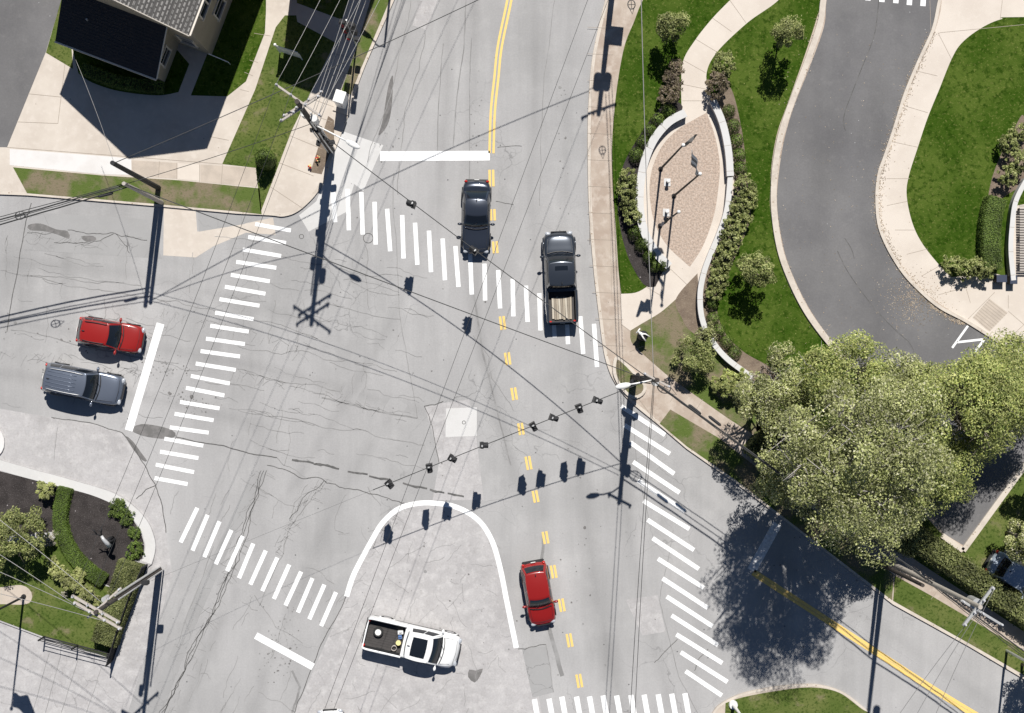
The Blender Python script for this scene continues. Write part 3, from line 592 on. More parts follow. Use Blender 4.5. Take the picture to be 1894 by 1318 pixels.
for s_,w_ in (([(1625,-40),(1625,5),(1616,68),(1592,130),(1575,174),(1564,203),(1560,225),(1564,241)],1.6),([(1549,464),(1570,505),(1613,564),(1651,605),(1681,632)],1.4),([(1562,440),(1575,460),(1580,478)],1.2),([(1681,632),(1690,650),(1679,660)],1.2)):
    b.ribbon(W(jag(spline(s_),1.2,1),Z1+.004),w_*PX,Z1+.004)
struct(b,'driveway_seam')
# tactile pad
b=MB(); b.mat(M_panel); b.prism(W(C((1830,552),(1864,578),(1830,613),(1799,587)),Z1),None,Z1); b.mat(M_joint)
for k in range(9):
    t=(k+.5)/9; a=(1830-31*t,552+35*t); c=(1864-34*t,578+35*t); b.ribbon(W([a,c],Z1+.003),.8*PX,Z1+.003)
struct(b,'tactile_paving')
# garden on the south-west corner
layer('mulch_bed', M_mulch, C((-500,720),(0,871),(100,897))+[(165,914),(208,932),(240,955),(260,985),(267,1012),(262,1034,1),(225,1040,1),(205,1085,1),(160,1060),(130,1020),(112,985),(0,990,1),(-500,1000,1)])
layer('grass', M_lawn2, C((-500,985),(0,1000),(85,1010),(112,985))+[(125,1010),(155,1055),(205,1085)]+C((228,1045),(256,1042),(207,1218),(80,1177),(0,1147),(-500,1015)))
layer('mulch_bed', M_mulch, C((255,1043),(272,1048),(209,1221),(196,1214)), Z1+.004)  # dark strip: hedge shadow put into the colour together with the mulch
layer('sand_patch', M_panel, [(-40,1090),(0,1086),(40,1082),(58,1095),(57,1112),(40,1118),(0,1117),(-40,1120)], Z1+.004)
# ------------------------------------------------------------- vegetation
def leafmesh(name, pts, nrm, size, mat, seed=0, mats=None):
    """many small leaf-shaped faces; pts (n,3), nrm (n,3)"""
    rng = np.random.default_rng(seed); n = len(pts)
    nn = nrm+rng.normal(0, .55, (n,3)); nn /= np.linalg.norm(nn,axis=1,keepdims=True)+1e-9
    a = np.cross(nn, rng.normal(0,1,(n,3))); a /= np.linalg.norm(a,axis=1,keepdims=True)+1e-9
    b = np.cross(nn, a); s = size*rng.uniform(.6,1.35,(n,1))
    v = np.empty((n,4,3)); v[:,0] = pts-a*s*.55; v[:,1] = pts+b*s*.30; v[:,2] = pts+a*s*.55; v[:,3] = pts-b*s*.30
    me = bpy.data.meshes.new(name); me.vertices.add(n*4); me.loops.add(n*4); me.polygons.add(n)
    me.vertices.foreach_set('co', v.reshape(-1)); me.loops.foreach_set('vertex_index', np.arange(n*4,dtype=np.int32))
    me.polygons.foreach_set('loop_start', np.arange(0,n*4,4,dtype=np.int32)); me.polygons.foreach_set('loop_total', np.full(n,4,dtype=np.int32))
    me.materials.append(mat); me.update(calc_edges=True); me.validate(); return me
def clumps(rng, radii, nclump, crad, nleaf, fill=.55, bottom=-.6):
    """leaf positions gathered in clumps spread over an uneven ellipsoid crown"""
    R3 = np.array(radii); P=[]; Nn=[]
    d = rng.normal(0,1,(nclump,3)); d /= np.linalg.norm(d,axis=1,keepdims=True); d[:,2] = np.where(d[:,2]<bottom, -d[:,2], d[:,2])
    lob = rng.normal(0,1,(5,3)); lob /= np.linalg.norm(lob,axis=1,keepdims=True)
    bump = 1+.13*np.sin(3.1*(d@lob[0])+1)+.10*np.sin(5.3*(d@lob[1]))+.07*np.sin(8*(d@lob[2]))
    r = rng.uniform(fill,1,nclump)**.7*bump
    cen = d*R3*r[:,None]
    per = nleaf//nclump
    for c, dd in zip(cen, d):
        k = int(per*rng.uniform(.6,1.4)); q = rng.normal(0,1,(k,3)); q /= np.linalg.norm(q,axis=1,keepdims=True)
        rr = crad*rng.uniform(.7,1.35)*rng.uniform(.35,1,(k,1))**.5
        P.append(c+q*rr*np.array([1,1,.75])); Nn.append(q*.6+np.array([0,0,.75])+dd*.25)
    return np.concatenate(P), np.concatenate(Nn)
def place(me, name, loc, rz=0, parent=None, sc_=1):
    o = bpy.data.objects.new(name, me); sc.collection.objects.link(o); o.location = loc; o.rotation_euler[2] = rz
    if sc_ != 1: o.scale = sc_ if hasattr(sc_,'__len__') else (sc_,)*3
    if parent: o.parent = parent
    return o
def tree(name, base, hc, radii, nleaf, nclump, crad, size, mat, label, seed, group=None, fill=.55, limbs=14, tr=.18, bark=None):
    rng = np.random.default_rng(seed)
    t = thing(name, label, 'tree', base, 0, group)
    P, Nn = clumps(rng, radii, nclump, crad, nleaf, fill); P[:,2] += hc
    me = leafmesh('crown', P, Nn, size, mat, seed); place(me, 'crown', (0,0,0), 0, t)
    mb_ = MB(); mb_.tube([(0,0,-.1),(.05,.03,hc*.35),(0,.08,hc*.75),(0,0,hc)], tr, 9, tr*.35); mb_.build('trunk', bark or M_bark, t, smooth=True)
    lb = MB(); rr = random.Random(seed)
    for i in range(limbs):
        a = i*2.4+rr.random(); e = rr.uniform(.0,1.1); d = Vector((math.cos(a)*math.cos(e),math.sin(a)*math.cos(e),math.sin(e)))
        s0 = Vector((0,0,hc*rr.uniform(.35,.85))); e1 = Vector((d.x*radii[0],d.y*radii[1],hc+d.z*radii[2]-.2*radii[2]))*1
        e1 = Vector((d.x*radii[0]*.88,d.y*radii[1]*.88,hc+(d.z*.95-.15)*radii[2]))
        m = s0.lerp(e1,.5)+Vector((rr.uniform(-.3,.3),rr.uniform(-.3,.3),rr.uniform(-.1,.5)))*radii[0]*.25
        lb.tube([s0, s0.lerp(m,.5), m, m.lerp(e1,.5)+Vector((rr.uniform(-.1,.1),)*3), e1], tr*.42, 5, tr*.06)
        for k in range(3):
            f = rr.uniform(.4,.85); p = m.lerp(e1,f); q = p+Vector((rr.uniform(-1,1),rr.uniform(-1,1),rr.uniform(-.1,1)))*radii[0]*.3
            lb.tube([p,p.lerp(q,.5)+Vector((0,0,.05)),q], tr*.12, 4, tr*.03)
    lb.build('limbs', bark or M_bark, t, smooth=True); return t
GZ = ZS
# the large trees by the driveway
tree('broad_tree', G(1468,818,GZ), 12.3, (4.7,4.0,5.9), 54000, 105, 1.05, .125, L_olive, 'tall grey green tree with bare twigs, shading the road with the worn stop line', 11, fill=.32, limbs=46, tr=.34, bark=M_twig)
tree('broad_tree', G(1690,742,GZ), 8.6, (3.7,3.1,3.4), 40000, 62, 1.0, .12, L_bright, 'large bright green tree in the middle of the clump below the driveway', 12, fill=.5, limbs=24, tr=.3)
tree('broad_tree', G(1500,700,GZ), 6.6, (3.2,2.0,2.8), 24000, 44, .8, .12, L_bright, 'spreading yellow green tree at the upper left of the clump, beside the driveway kerb', 13, limbs=24, tr=.22, bark=M_twig)
tree('broad_tree', G(1812,722,GZ), 5.2, (3.6,2.6,2.5), 36000, 55, .95, .12, L_bright, 'large yellow green tree at the right edge covering the end of the driveway', 14, limbs=18, tr=.28)
tree('broad_tree', G(1392,725,GZ), 5.2, (2.1,2.0,2.0), 15000, 26, .7, .115, L_olive, 'medium olive green tree at the left end of the clump beside the diagonal pavement', 15, limbs=20, tr=.18, bark=M_twig)
tree('broad_tree', G(1590,715,GZ), 7.2, (2.2,2.0,2.4), 15000, 28, .8, .12, L_olive, 'smaller round tree crown reaching over the driveway bend at the top of the clump', 16, tr=.22)
tree('broad_tree', G(1642,852,GZ), 7.6, (2.1,2.1,2.4), 16000, 26, .8, .12, L_bright, 'bright rounded tree at the clump foot, left of the small parking bay corner', 17, tr=.2)
tree('broad_tree', G(1862,985,GZ), 3.6, (1.4,1.5,1.5), 11000, 26, .5, .11, L_olive, 'feathery tree above the shaded parking space at the right edge', 18, tr=.14)
tree('broad_tree', G(1905,862,GZ), 4.2, (1.3,1.4,1.4), 10000, 22, .55, .115, L_bright, 'pale leafy tree at the right edge above the feathery tree', 19, tr=.14)
tree('broad_tree', G(1590,925,GZ), 5.0, (2.9,1.7,2.0), 17000, 36, .75, .12, L_olive, 'dark shaded tree between the tall grey green tree and the long hedge', 20, tr=.2)
tree('broad_tree', G(1890,1228,GZ), 3.0, (1.0,1.3,1.2), 6500, 18, .5, .11, L_olive, 'green tree edge at the lower right corner beside the lamp post base', 21, tr=.1)
tree('broad_tree', G(1440,866,GZ), 5.0, (2.7,1.8,2.3), 16000, 44, .65, .12, L_olive, 'low leafy tree added for shade between the medium olive tree and the diagonal pavement', 22, tr=.12)  # added crown, blocks the sun leaking onto verge and road below the tall tree
# small park trees
tree('young_tree', G(1233,66,GZ), 2.0, (.95,.85,1.5), 4200, 42, .30, .11, L_shrub, 'young green tree on the park lawn left of the curved path', 31, tr=.05)
tree('young_tree', G(1437,80,GZ), 2.5, (.95,.85,1.7), 4200, 42, .30, .11, L_shrub, 'young yellow green tree on the lawn between curved path and driveway', 32, tr=.06)
tree('young_tree', G(1383,502,GZ), 2.1, (1.15,.95,1.6), 4800, 46, .30, .11, L_shrub, 'young green tree beside the driveway curve casting a black shadow on the lawn', 33, tr=.06)
tree('young_tree', G(1278,660,GZ), 1.5, (1.35,1.1,1.0), 5200, 44, .30, .11, L_shrub, 'low spreading green tree inside the foot of the curved wall', 34, tr=.06)
tree('young_tree', G(1432,662,GZ), 1.9, (1.1,1.1,.8), 2600, 26, .3, .11, L_olive, 'faint green sapling on the patchy lawn beside the large clump', 35, tr=.05)
tree('young_tree', G(62,985,GZ), 2.2, (1.9,1.6,1.3), 10500, 60, .36, .115, L_shrub, 'broad light green tree in the corner garden above the overhead wires', 36, tr=.09)
tree('young_tree', G(1300,612,GZ), .9, (.6,.5,.5), 1200, 8, .3, .1, L_olive, 'small grey green sapling close to the inner side of the curved wall', 37, tr=.04)
def shrubmesh(name, r, rz, n, size, mat, seed, rough_=.10, nc=None):
    rng = np.random.default_rng(seed)
    if nc:
        P, Nn = clumps(rng, (r,r,rz), nc*3, r*.2, n, .45, -.1); P[:,2] += rz*.75
    else:
        d = rng.normal(0,1,(n,3)); d /= np.linalg.norm(d,axis=1,keepdims=True); d[:,2] = np.abs(d[:,2])*1.0-.15*(rng.random(n)<.3)
        rr = 1+rng.normal(0,rough_*.6,(n,1))+.05*np.sin(6*d[:,:1]+4*d[:,1:2]); P = d*rr*np.array([r,r,rz]); P[:,2] += .12; Nn = d
    P[:,2] = np.maximum(P[:,2], .03)
    return leafmesh(name, P, Nn, size, mat, seed)
rb = [shrubmesh('round_shrub', .47, .62, 1000, .08, L_dark, 50+i) for i in range(3)]
def shrub(mes, name, px, py, label, group, hz=.5, sc_=1.0, cat='shrub'):
    me = random.choice(mes) if isinstance(mes, list) else mes
    p = G(px,py,ZS+hz*sc_); q = Vector((p.x,p.y,ZS))
    o = place(me, name, q, random.random()*6.28, None, sc_); tag(o, label, cat, group); return o
def core(mes, r, rz): pass
g1='clipped round shrubs outside the left wall of the oval plaza'
for px,py,s_ in ((1237,205,1.0),(1217,221,1.0),(1201,241,1.0),(1190,262,1.0),(1178,286,1.05),(1175,430,1.0),(1189,452,1.05),(1203,474,1.0),(1211,491,.85),(1226,489,.9)):
    shrub(rb,'round_shrub',px,py,'clipped round green shrub in the row outside the left wall of the oval brick plaza',g1,.4,s_)
g2='clipped round shrubs outside the upper right wall of the oval plaza'
for px,py,s_ in ((1349,204,.9),(1357,232,1.0),(1363,259,1.0),(1367,286,1.0),(1370,311,1.05)):
    shrub(rb,'round_shrub',px,py,'clipped round shrub in the row outside the upper right wall of the brick plaza',g2,.4,s_)
g3='clipped round shrubs along the lower curved wall'
for px,py,s_ in ((1318,562,.85),(1320,588,.9),(1330,610,.95),(1345,632,.95),(1360,651,.95)):
    shrub(rb,'round_shrub',px,py,'clipped round green shrub in the row behind the lower narrow part of the curved wall',g3,.4,s_)
lo = [shrubmesh('loose_shrub', .70, .80, 1350, .12, L_shrub, 60+i, nc=16) for i in range(3)]
g4='loose leafy shrubs left of the oval plaza'
for px,py,s_ in ((1161,330,.95),(1160,352,.95),(1163,376,.9),(1168,399,.85)): shrub(lo,'leafy_shrub',px,py,'loose yellow green shrub in the bed left of the oval plaza wall',g4,.6,s_)
g5='loose leafy shrubs right of the oval plaza'
for px,py,s_ in ((1376,345,1.05),(1383,364,1.0),(1368,384,1.1),(1372,404,1.0),(1357,418,1.05),(1350,438,1.05),(1345,458,1.0),(1337,478,1.0),(1331,500,1.0),(1327,522,.95),(1320,541,.85)): shrub(lo,'leafy_shrub',px,py,'loose yellow green shrub in the long bed right of the oval plaza wall',g5,.6,s_)
br_ = [shrubmesh('brown_shrub', .80, 1.0, 1700, .12, L_brown, 70+i, nc=18) for i in range(2)]
for px,py,s_,l in ((1250,128,.75,'purple brown shrub nearest the young tree, left of the narrow path'),(1243,152,.9,'purple brown shrub, middle of three left of the narrow path'),(1240,176,.9,'purple brown shrub, lowest of three left of the narrow path'),(1328,160,1.0,'purple brown shrub right of the narrow path above the curved wall')):
    shrub(br_,'brown_shrub',px,py,l,'purple brown shrubs flanking the path',.8,s_)
shrub(shrubmesh('leafy_shrub',.8,1.0,2400,.11,L_shrub,75,nc=18),'leafy_shrub',1338,118,'yellow green shrub right of the narrow path, above the purple brown one',None,.9,.95)
sp = shrubmesh('spiky_shrub',.95,.95,3000,.16,L_bright,80,nc=14)
shrub(sp,'spiky_shrub',1358,712,'spiky bright green bush between the wall foot and the clump of trees',None,.7)
shrub(sp,'spiky_shrub',1330,712,'smaller spiky bush on the lawn left of the bright spiky bush',None,.5,.6)
for i,(px,py,s_,l) in enumerate(((1862,268,1.0,'yellow green shrub, upper of the bed at the right edge'),(1880,300,1.1,'yellow green shrub, right of the bed at the right edge'),(1862,325,1.0,'yellow green shrub, lowest of the bed at the right edge'),(1885,245,.9,'yellow green shrub, topmost of the bed at the right edge'))):
    shrub(lo,'leafy_shrub',px,py,l,None,.6,s_)
for px,py,l in ((1762,490,'leafy shrub, left end of the group overhanging the pavement at the right'),(1783,497,'leafy shrub, second from left overhanging the pavement at the right'),(1803,494,'leafy shrub, third from left overhanging the pavement at the right'),(1824,498,'leafy shrub at the right end of the group, beside the dark box')):
    shrub(lo,'leafy_shrub',px,py,l,None,.8,.95)
# north-west shrub
shrub(shrubmesh('conical_shrub',.62,1.9,3600,.11,L_dark,84),'conical_shrub',487,290,'tall dark green bush casting a pointed shadow over the grass beside the sidewalk',None,1.3,1.0)
# corner garden plants
pal = [shrubmesh('pale_shrub', .62,.7,1800,.12,L_pale,90+i,nc=14) for i in range(2)]
shrub(pal,'pale_shrub',87,908,'pale yellow green shrub at the top of the corner garden, left of the low hedge',None,.5,.95)
for px,py,s_ in ((110,1060,.9),(128,1075,.95),(146,1082,.95),(163,1098,.95),(150,1060,.7),(98,1040,.6),(178,1112,.6)):
    shrub(pal,'pale_shrub',px,py,'pale yellow green shrub under the crossarms of the garden corner pole','pale shrubs under the crossarms of the garden corner pole',.5,s_)
fl = shrubmesh('white_flower_shrub',.42,.45,1100,.10,leafmat('whitish_blossom',[(.25,.22,.14),(.6,.56,.48),(.12,.14,.04)]),95,nc=10)
for px,py,s_,l in ((93,1000,.9,'low plant with whitish flowers right of the broad garden tree'),(105,985,.6,'smaller plant with whitish flowers beside the low hedge'),(120,1098,.5,'little whitish plant under the left crossarm ends')): shrub(fl,'flowering_plant',px,py,l,None,.3,s_)
jun=[shrubmesh('juniper', .75,.35,1500,.11,L_dark,97+i,nc=16) for i in range(2)]
for px,py,s_,l in ((218,938,.9,'low juniper under the curved garden kerb, uppermost'),(236,958,.7,'low juniper under the curved garden kerb, middle'),(248,985,.6,'low juniper under the curved garden kerb, lowest'),(250,1018,.8,'low juniper between the sculpture and the kerb end')): shrub(jun,'juniper',px,py,l,'low junipers along the garden kerb',.2,s_)
def hedge(pts, wid, h, mat, size, dens, label, seed, z0=ZS, name='clipped_hedge', rnd=.04, coremat=None):
    P = W(spline(pts), z0+h); org = Vector((P[0].x,P[0].y,z0)); rng = np.random.default_rng(seed)
    cb = MB(); cb.ribbon(P, wid*.86, z0+h*.93, z0); t = thing(name, label, 'hedge', org)
    cb.build('stems', coremat or M_hcore, t, org)
    pts3=[]; nr=[]
    for a,b in zip(P,P[1:]):
        L=(b-a).length; d=(b-a).normalized(); nv=Vector((-d.y,d.x,0)); k=int(L*wid*dens)
        for _ in range(k):
            q=a.lerp(b,rng.random())+nv*(rng.random()-.5)*wid; pts3.append((q.x-org.x,q.y-org.y,h+rng.normal(0,rnd))); nr.append((0,0,1.6))
        k=int(L*h*dens)
        for sgn in (-1,1):
            for _ in range(k):
                q=a.lerp(b,rng.random())+nv*sgn*(wid/2+rng.normal(0,rnd)); pts3.append((q.x-org.x,q.y-org.y,rng.random()*h)); nr.append((nv.x*sgn,nv.y*sgn,.4))
    for e,s_ in ((P[0],-1),(P[-1],1)):
        d=(P[1]-P[0] if s_<0 else P[-1]-P[-2]).normalized()*s_; nv=Vector((-d.y,d.x,0))
        for _ in range(int(wid*h*dens)):
            q=e+nv*(rng.random()-.5)*wid; pts3.append((q.x-org.x,q.y-org.y,rng.random()*h)); nr.append((d.x,d.y,.4))
    me=leafmesh('foliage',np.array(pts3),np.array(nr),size,mat,seed); place(me,'foliage',(0,0,0),0,t); return t
hedge([(240,1042),(224,1092),(203,1150),(190,1192)], 1.5, 1.0, L_hedge, .075, 900, 'thick clipped grey green hedge inside the iron fence of the corner garden', 101)
hedge([(120,902),(112,935),(110,965),(118,998),(138,1032),(165,1058),(192,1076)], .85, .42, leafmat('turf_like_leaves',[(.06,.10,.012),(.11,.16,.03),(.08,.13,.02)],.1), .06, 1100, 'low curved bright green hedge dividing the dark mulch bed', 102)
hedge([(1690,990),(1760,1037),(1830,1088),(1900,1135),(1960,1180)], 1.25, 1.6, L_hedge, .12, 420, 'long clipped hedge above the tan pavement at the lower right', 103, rnd=.12)
hedge([(1395,815),(1450,862),(1520,905),(1600,950),(1700,1015)], 1.3, 1.5, L_hedge, .12, 300, 'shaded hedge under the trees beside the diagonal pavement', 104, rnd=.12)
hedge([(1848,365),(1838,400),(1835,450),(1838,498)], 1.15, .95, L_lawnhedge if 'L_lawnhedge' in globals() else L_dark, .06, 1100, 'clipped green hedge left of the curved white wall at the right edge', 105)
hedge([(150,125),(220,150),(300,160)], .7, .6, L_dark, .09, 500, 'shaded low hedge along the front wall of the house', 106)
# leaves blown against the driveway kerb
rng=np.random.default_rng(5); lp=[]
for path_,n_,sd in (([(1727,60),(1702,115),(1676,178),(1657,240),(1640,290),(1630,325),(1625,363),(1630,414),(1648,461),(1675,505),(1703,540),(1743,578),(1785,600)],2600,9),([(1520,20),(1494,114),(1464,190),(1444,252),(1433,318),(1432,388),(1443,461),(1464,520),(1492,575),(1527,624)],1100,5)):
    Wp=W(spline(path_),0)
    for i in range(n_):
        a=rng.integers(0,len(Wp)-1); q=Wp[a].lerp(Wp[a+1],rng.random()); o_=rng.normal(0,sd*.018)-(.12 if sd==9 else 0)
        lp.append((q.x+o_+rng.normal(0,.05),q.y+rng.normal(0,.05),ZS+.02+(.09 if sd==5 else .0)+rng.random()*.02))
for i in range(900):
    q=G(rng.normal(1690,28),rng.normal(555,22)+rng.normal(0,10),0); lp.append((q.x,q.y,ZS+.02))
for i in range(260):
    q=G(rng.uniform(1440,1700),rng.uniform(60,660),0); lp.append((q.x,q.y,ZS+.018))
me=leafmesh('fallen_leaves',np.array(lp),np.tile([0,0,2.5],(len(lp),1)),.065,leafmat('dry_leaves',[(.30,.22,.14),(.50,.42,.32),(.20,.14,.09)],.0),6)
tag(place(me,'fallen_leaves',(0,0,0)),kind='stuff')
# ------------------------------------------------------------- plaza walls
def wall(name, pts, wp, h, label, m=M_pad, cap=M_new):
    P=W(spline(pts),ZS+h); org=Vector((P[0].x,P[0].y,ZS)); t=thing(name,label,'wall',org)
    b=MB(); b.ribbon(P,(wp-2)*PX,ZS+h-.08,ZS-.02); b.build('wall_body',m,t,org)
    b=MB(); b.ribbon(P,wp*PX,ZS+h,ZS+h-.08); b.build('coping',cap,t,org,bevel=.012)
    j_=MB(); acc=0
    for a,c in zip(P,P[1:]):
        acc+=(c-a).length
        if acc>1.5:
            acc=0; d=(c-a).normalized(); nv=Vector((-d.y,d.x,0))*wp*PX*.5; j_.ribbon([c-nv,c+nv],.02,ZS+h+.004)
    j_.build('coping_joints',M_joint,t,org); return t
wall('curved_wall',[(1268,208),(1236,226),(1207,262),(1189,312),(1183,370),(1190,422),(1212,465),(1238,492)],15,.55,'curved pale concrete seat wall on the left of the oval brick plaza')
wall('curved_wall',[(1318,184),(1336,225),(1347,275),(1351,325)],13,.6,'curved pale concrete seat wall on the upper right of the oval brick plaza')
wall('curved_wall',[(1351,327),(1345,385),(1331,430),(1311,478),(1300,512),(1295,548),(1299,590),(1316,628),(1345,663),(1391,697)],10,.5,'long narrow curved retaining wall running down from the oval plaza to the clump of trees')
wall('curved_wall',[(1900,330),(1879,372),(1872,420),(1870,465),(1875,518)],9,.6,'curved white wall at the right edge beside the slatted bench')
# slatted bench at the right edge
t=thing('slatted_bench','slatted bench inside the curved white wall at the right edge','bench',G(1889,440,ZS))
o_=G(1889,440,ZS); b=MB()
for k in range(26):
    y=-2.1+k*.165; b.box((0,y,.46),(.62,.11,.05),bev=.008)
b.build('slats',M_woodl,t)
for y in (-1.8,0,1.8):
    b=MB(); b.box((-.0,y+.08,.22),(.5,.05,.42)); b.build('leg',M_dark,t)
def simple(name, mb_, mat, label, cat, org, **k):
    o=mb_.build(name,mat,None,org,**k); return tag(o,label,cat,k.get('group'))
# ------------------------------------------------------------- poles and overhead lines
def pole(name, base, h, r0, r1, label, mat=M_wood, cat='utility pole'):
    t=thing(name,label,cat,base); b=MB(); b.cyl((0,0,-.1),(0,0,h),r0,r1,14); b.build('pole',mat,t,smooth=False); return t
def crossarm(t, z_, ang, L, off=(0,0), ins=4, mat=M_woodl, th=.11, insh=.22):
    b=MB(); d=Vector((math.cos(R(ang)),math.sin(R(ang)),0)); b.box((off[0],off[1],z_),(L,th,th+.02),rz=R(ang),bev=.01); a=b.build('crossarm',mat,t)
    out=[]
    for k in range(ins):
        ib=MB()
        p=Vector((off[0],off[1],z_+.06))+d*(k/(ins-1)-.5)*(L-.2)
        ib.cyl(p,p+Vector((0,0,insh*.5)),.03,.03,8); ib.cyl(p+Vector((0,0,insh*.4)),p+Vector((0,0,insh*.6)),.07,.07,10); ib.cyl(p+Vector((0,0,insh*.7)),p+Vector((0,0,insh)),.06,.04,10); out.append(t.location+p+Vector((0,0,insh))); ib.build('insulator',M_insul,a)
    return out
def luminaire(t, z_, tip, mat=M_lampw, rise=.6):
    tip=Vector(tip)-t.location; b=MB(); s0=Vector((0,0,z_)); e=Vector((tip.x,tip.y,z_+rise))
    d=Vector((tip.x,tip.y,0)).normalized()
    b.tube([s0,s0.lerp(e,.35)+Vector((0,0,.25)),s0.lerp(e,.75)+Vector((0,0,.15)),e],.045,8); a=b.build('lamp_arm',mat,t,smooth=True)
    ang=math.atan2(d.y,d.x); M=Matrix.Rotation(ang,3,'Z'); b=MB(); b.ball(e+d*.34,(.46,.17,.11),16,10,M); b.build('lamp_head',mat,t,smooth=True)
    b=MB(); b.ball(e+d*.42+Vector((0,0,-.09)),(.22,.13,.07),12,8,M); b.build('lamp_lens',M_lens,t,smooth=True)
NW=G(612,277,ZS); nwh=14.9
pnw=pole('utility_pole',NW,nwh,.20,.13,'tall dark wooden utility pole with crossarms and street light at the upper left corner')
A1=crossarm(pnw,nwh-.35,-35,2.9,off=(.02,.13)); A2=crossarm(pnw,nwh-1.15,33,2.5,off=(0,-.15)); A3=crossarm(pnw,nwh-1.5,33,2.5,off=(.1,.17),ins=4)
luminaire(pnw,8.6,G(643,262,9.2))
# riser conduits, bracket boxes and a cable bundle on the pole
b=MB()
for k,(a,zz_) in enumerate(((20,11.5),(80,9.5),(150,12.5),(230,7.5),(300,10.5))):
    x,y=.24*math.cos(R(a)),.24*math.sin(R(a)); b.tube([(x,y,.1),(x,y,zz_*.5),(x*1.05,y*1.05,zz_)],.045,7)
b.build('riser_conduits',M_galv,pnw)
b=MB(); b.cyl((.35,-.1,10.1),(.35,-.1,11.0),.2,.2,14); b.cyl((-.3,.28,9.6),(-.3,.28,10.4),.17,.17,14); b.build('transformer',M_galv,pnw)
b=MB()
for k in range(7): b.box((.28*math.cos(k*1.9),.28*math.sin(k*1.9),2.2+k*.95),(.22,.2,.4),rz=k*1.9,bev=.02)
b.build('cable_boxes',M_dark,pnw)
# pedestrian signals on the pole
def pedhead(t, c, ang):
    b=MB(); b.box(c,(.36,.22,.42),rz=R(ang),bev=.03); a=b.build('pedestrian_signal',M_dark,t)
    d=Vector((math.cos(R(ang-90)),math.sin(R(ang-90)),0)); b=MB(); b.box(Vector(c)+d*.115,(.29,.01,.34),rz=R(ang)); b.build('signal_lens',M_black,a)
pedhead(pnw,(.42,-.05,3.1),10); pedhead(pnw,(-.4,-.1,3.1),80)
E=G(1172,698,ZS+.14); eh=10.6
pe=pole('utility_pole',E,eh,.19,.13,'wooden utility pole with street light in the small kerbed bed at the right corner')
luminaire(pe,9.1,G(1163,711,9.6),rise=.4)
E1=crossarm(pe,eh-.3,-28,1.7,ins=2); pedhead(pe,(.4,-.1,3.0),20); pedhead(pe,(-.35,-.25,2.4),-60)
b=MB(); b.cyl((.3,-.2,7.2),(.3,-.2,7.9),.18,.18,14); b.build('transformer',M_galv,pe)
b=MB()
for k in range(5): b.box((.26*math.cos(k*2.1),.26*math.sin(k*2.1),2.0+k*1.2),(.2,.18,.38),rz=k*2.1,bev=.02)
for a in (30,140,260): b.tube([(.23*math.cos(R(a)),.23*math.sin(R(a)),.1),(.23*math.cos(R(a)),.23*math.sin(R(a)),8)],.04,7)
b.build('cable_boxes',M_dark,pe)
SW=G(296,1054,0); swh=13.4
psw=pole('utility_pole',SW,swh,.15,.11,'tall wooden utility pole with two pairs of crossarms at the fenced garden corner')
S1=crossarm(psw,swh-.3,-30,2.9,off=(-.07,.12),ins=4,mat=M_woodl,th=.13); S2=crossarm(psw,swh-.3,-30,2.9,off=(.03,-.22),ins=4,th=.13); S3=crossarm(psw,swh-1.6,42,2.4,off=(0,.2),ins=4); 
b=MB(); b.cyl((-.3,.2,swh-3.2),(-.3,.2,swh-2.5),.15,.15,14); b.build('transformer',M_galv,psw)
b=MB(); b.box((.45,.12,5.2),(.4,.25,.5),bev=.03); b.build('control_box',M_dark,psw)
b=MB()
for a in (10,80,150,220): b.tube([(.24*math.cos(R(a)),.24*math.sin(R(a)),.1),(.25*math.cos(R(a)),.25*math.sin(R(a)),10)],.045,7)
b.build('riser_conduits',M_galv,psw)
SE=G(1640,1052,ZS); seh=15.2
pse=pole('utility_pole',SE,seh,.18,.12,'bleached utility pole with crossed white crossarms over the long hedge at the lower right',mat=plain('bleached_wood',(.42,.38,.33),.85,var=.2))
top=G(1812,1122,seh)
pse.location=Vector((top.x,top.y,ZS)); SEt=pse.location
X1=crossarm(pse,seh-.3,52,2.6,ins=4,mat=M_galv,th=.13); X2=crossarm(pse,seh-1.1,-31,2.6,off=(.5,-.5),ins=3,mat=M_galv,th=.13)
b=MB(); b.cyl((.5,-.1,seh-2.6),(.5,-.1,seh-1.7),.24,.24,16); b.build('transformer',M_galv,pse)
p2=pole('service_pole',SEt+Vector((-.35,-.2,0)),7.7,.15,.11,'shorter pole standing tight against the bleached utility pole at the lower right')
LW=G(299,374,ZS); LS=G(293,347,ZS)
plw=pole('service_pole',LW,8.5,.15,.11,'grey wooden cable pole on the left verge, lighter of the two poles there',mat=M_woodl)
pls=pole('steel_pole',LS,10.0,.17,.13,'dark steel pole on the left verge beside the grey wooden pole',mat=M_dark)
NE=G(1136,-45,ZS); neh=12.0
pne=pole('utility_pole',NE,neh,.2,.14,'utility pole just above the frame whose shadow with transformer falls on the right sidewalk'); NE1=crossarm(pne,neh-.4,20,2.4,ins=4)
b=MB(); b.cyl((.3,.1,neh-3.2),(.3,.1,neh-2.2),.26,.26,14); b.cyl((-.3,.1,neh-3.2),(-.3,.1,neh-2.2),.26,.26,14); b.build('transformer',M_galv,pne)
b=MB(); b.box((.55,0,5.2),(.85,.03,1.6),rz=R(-6)); b.build('banner',M_dark,pne)
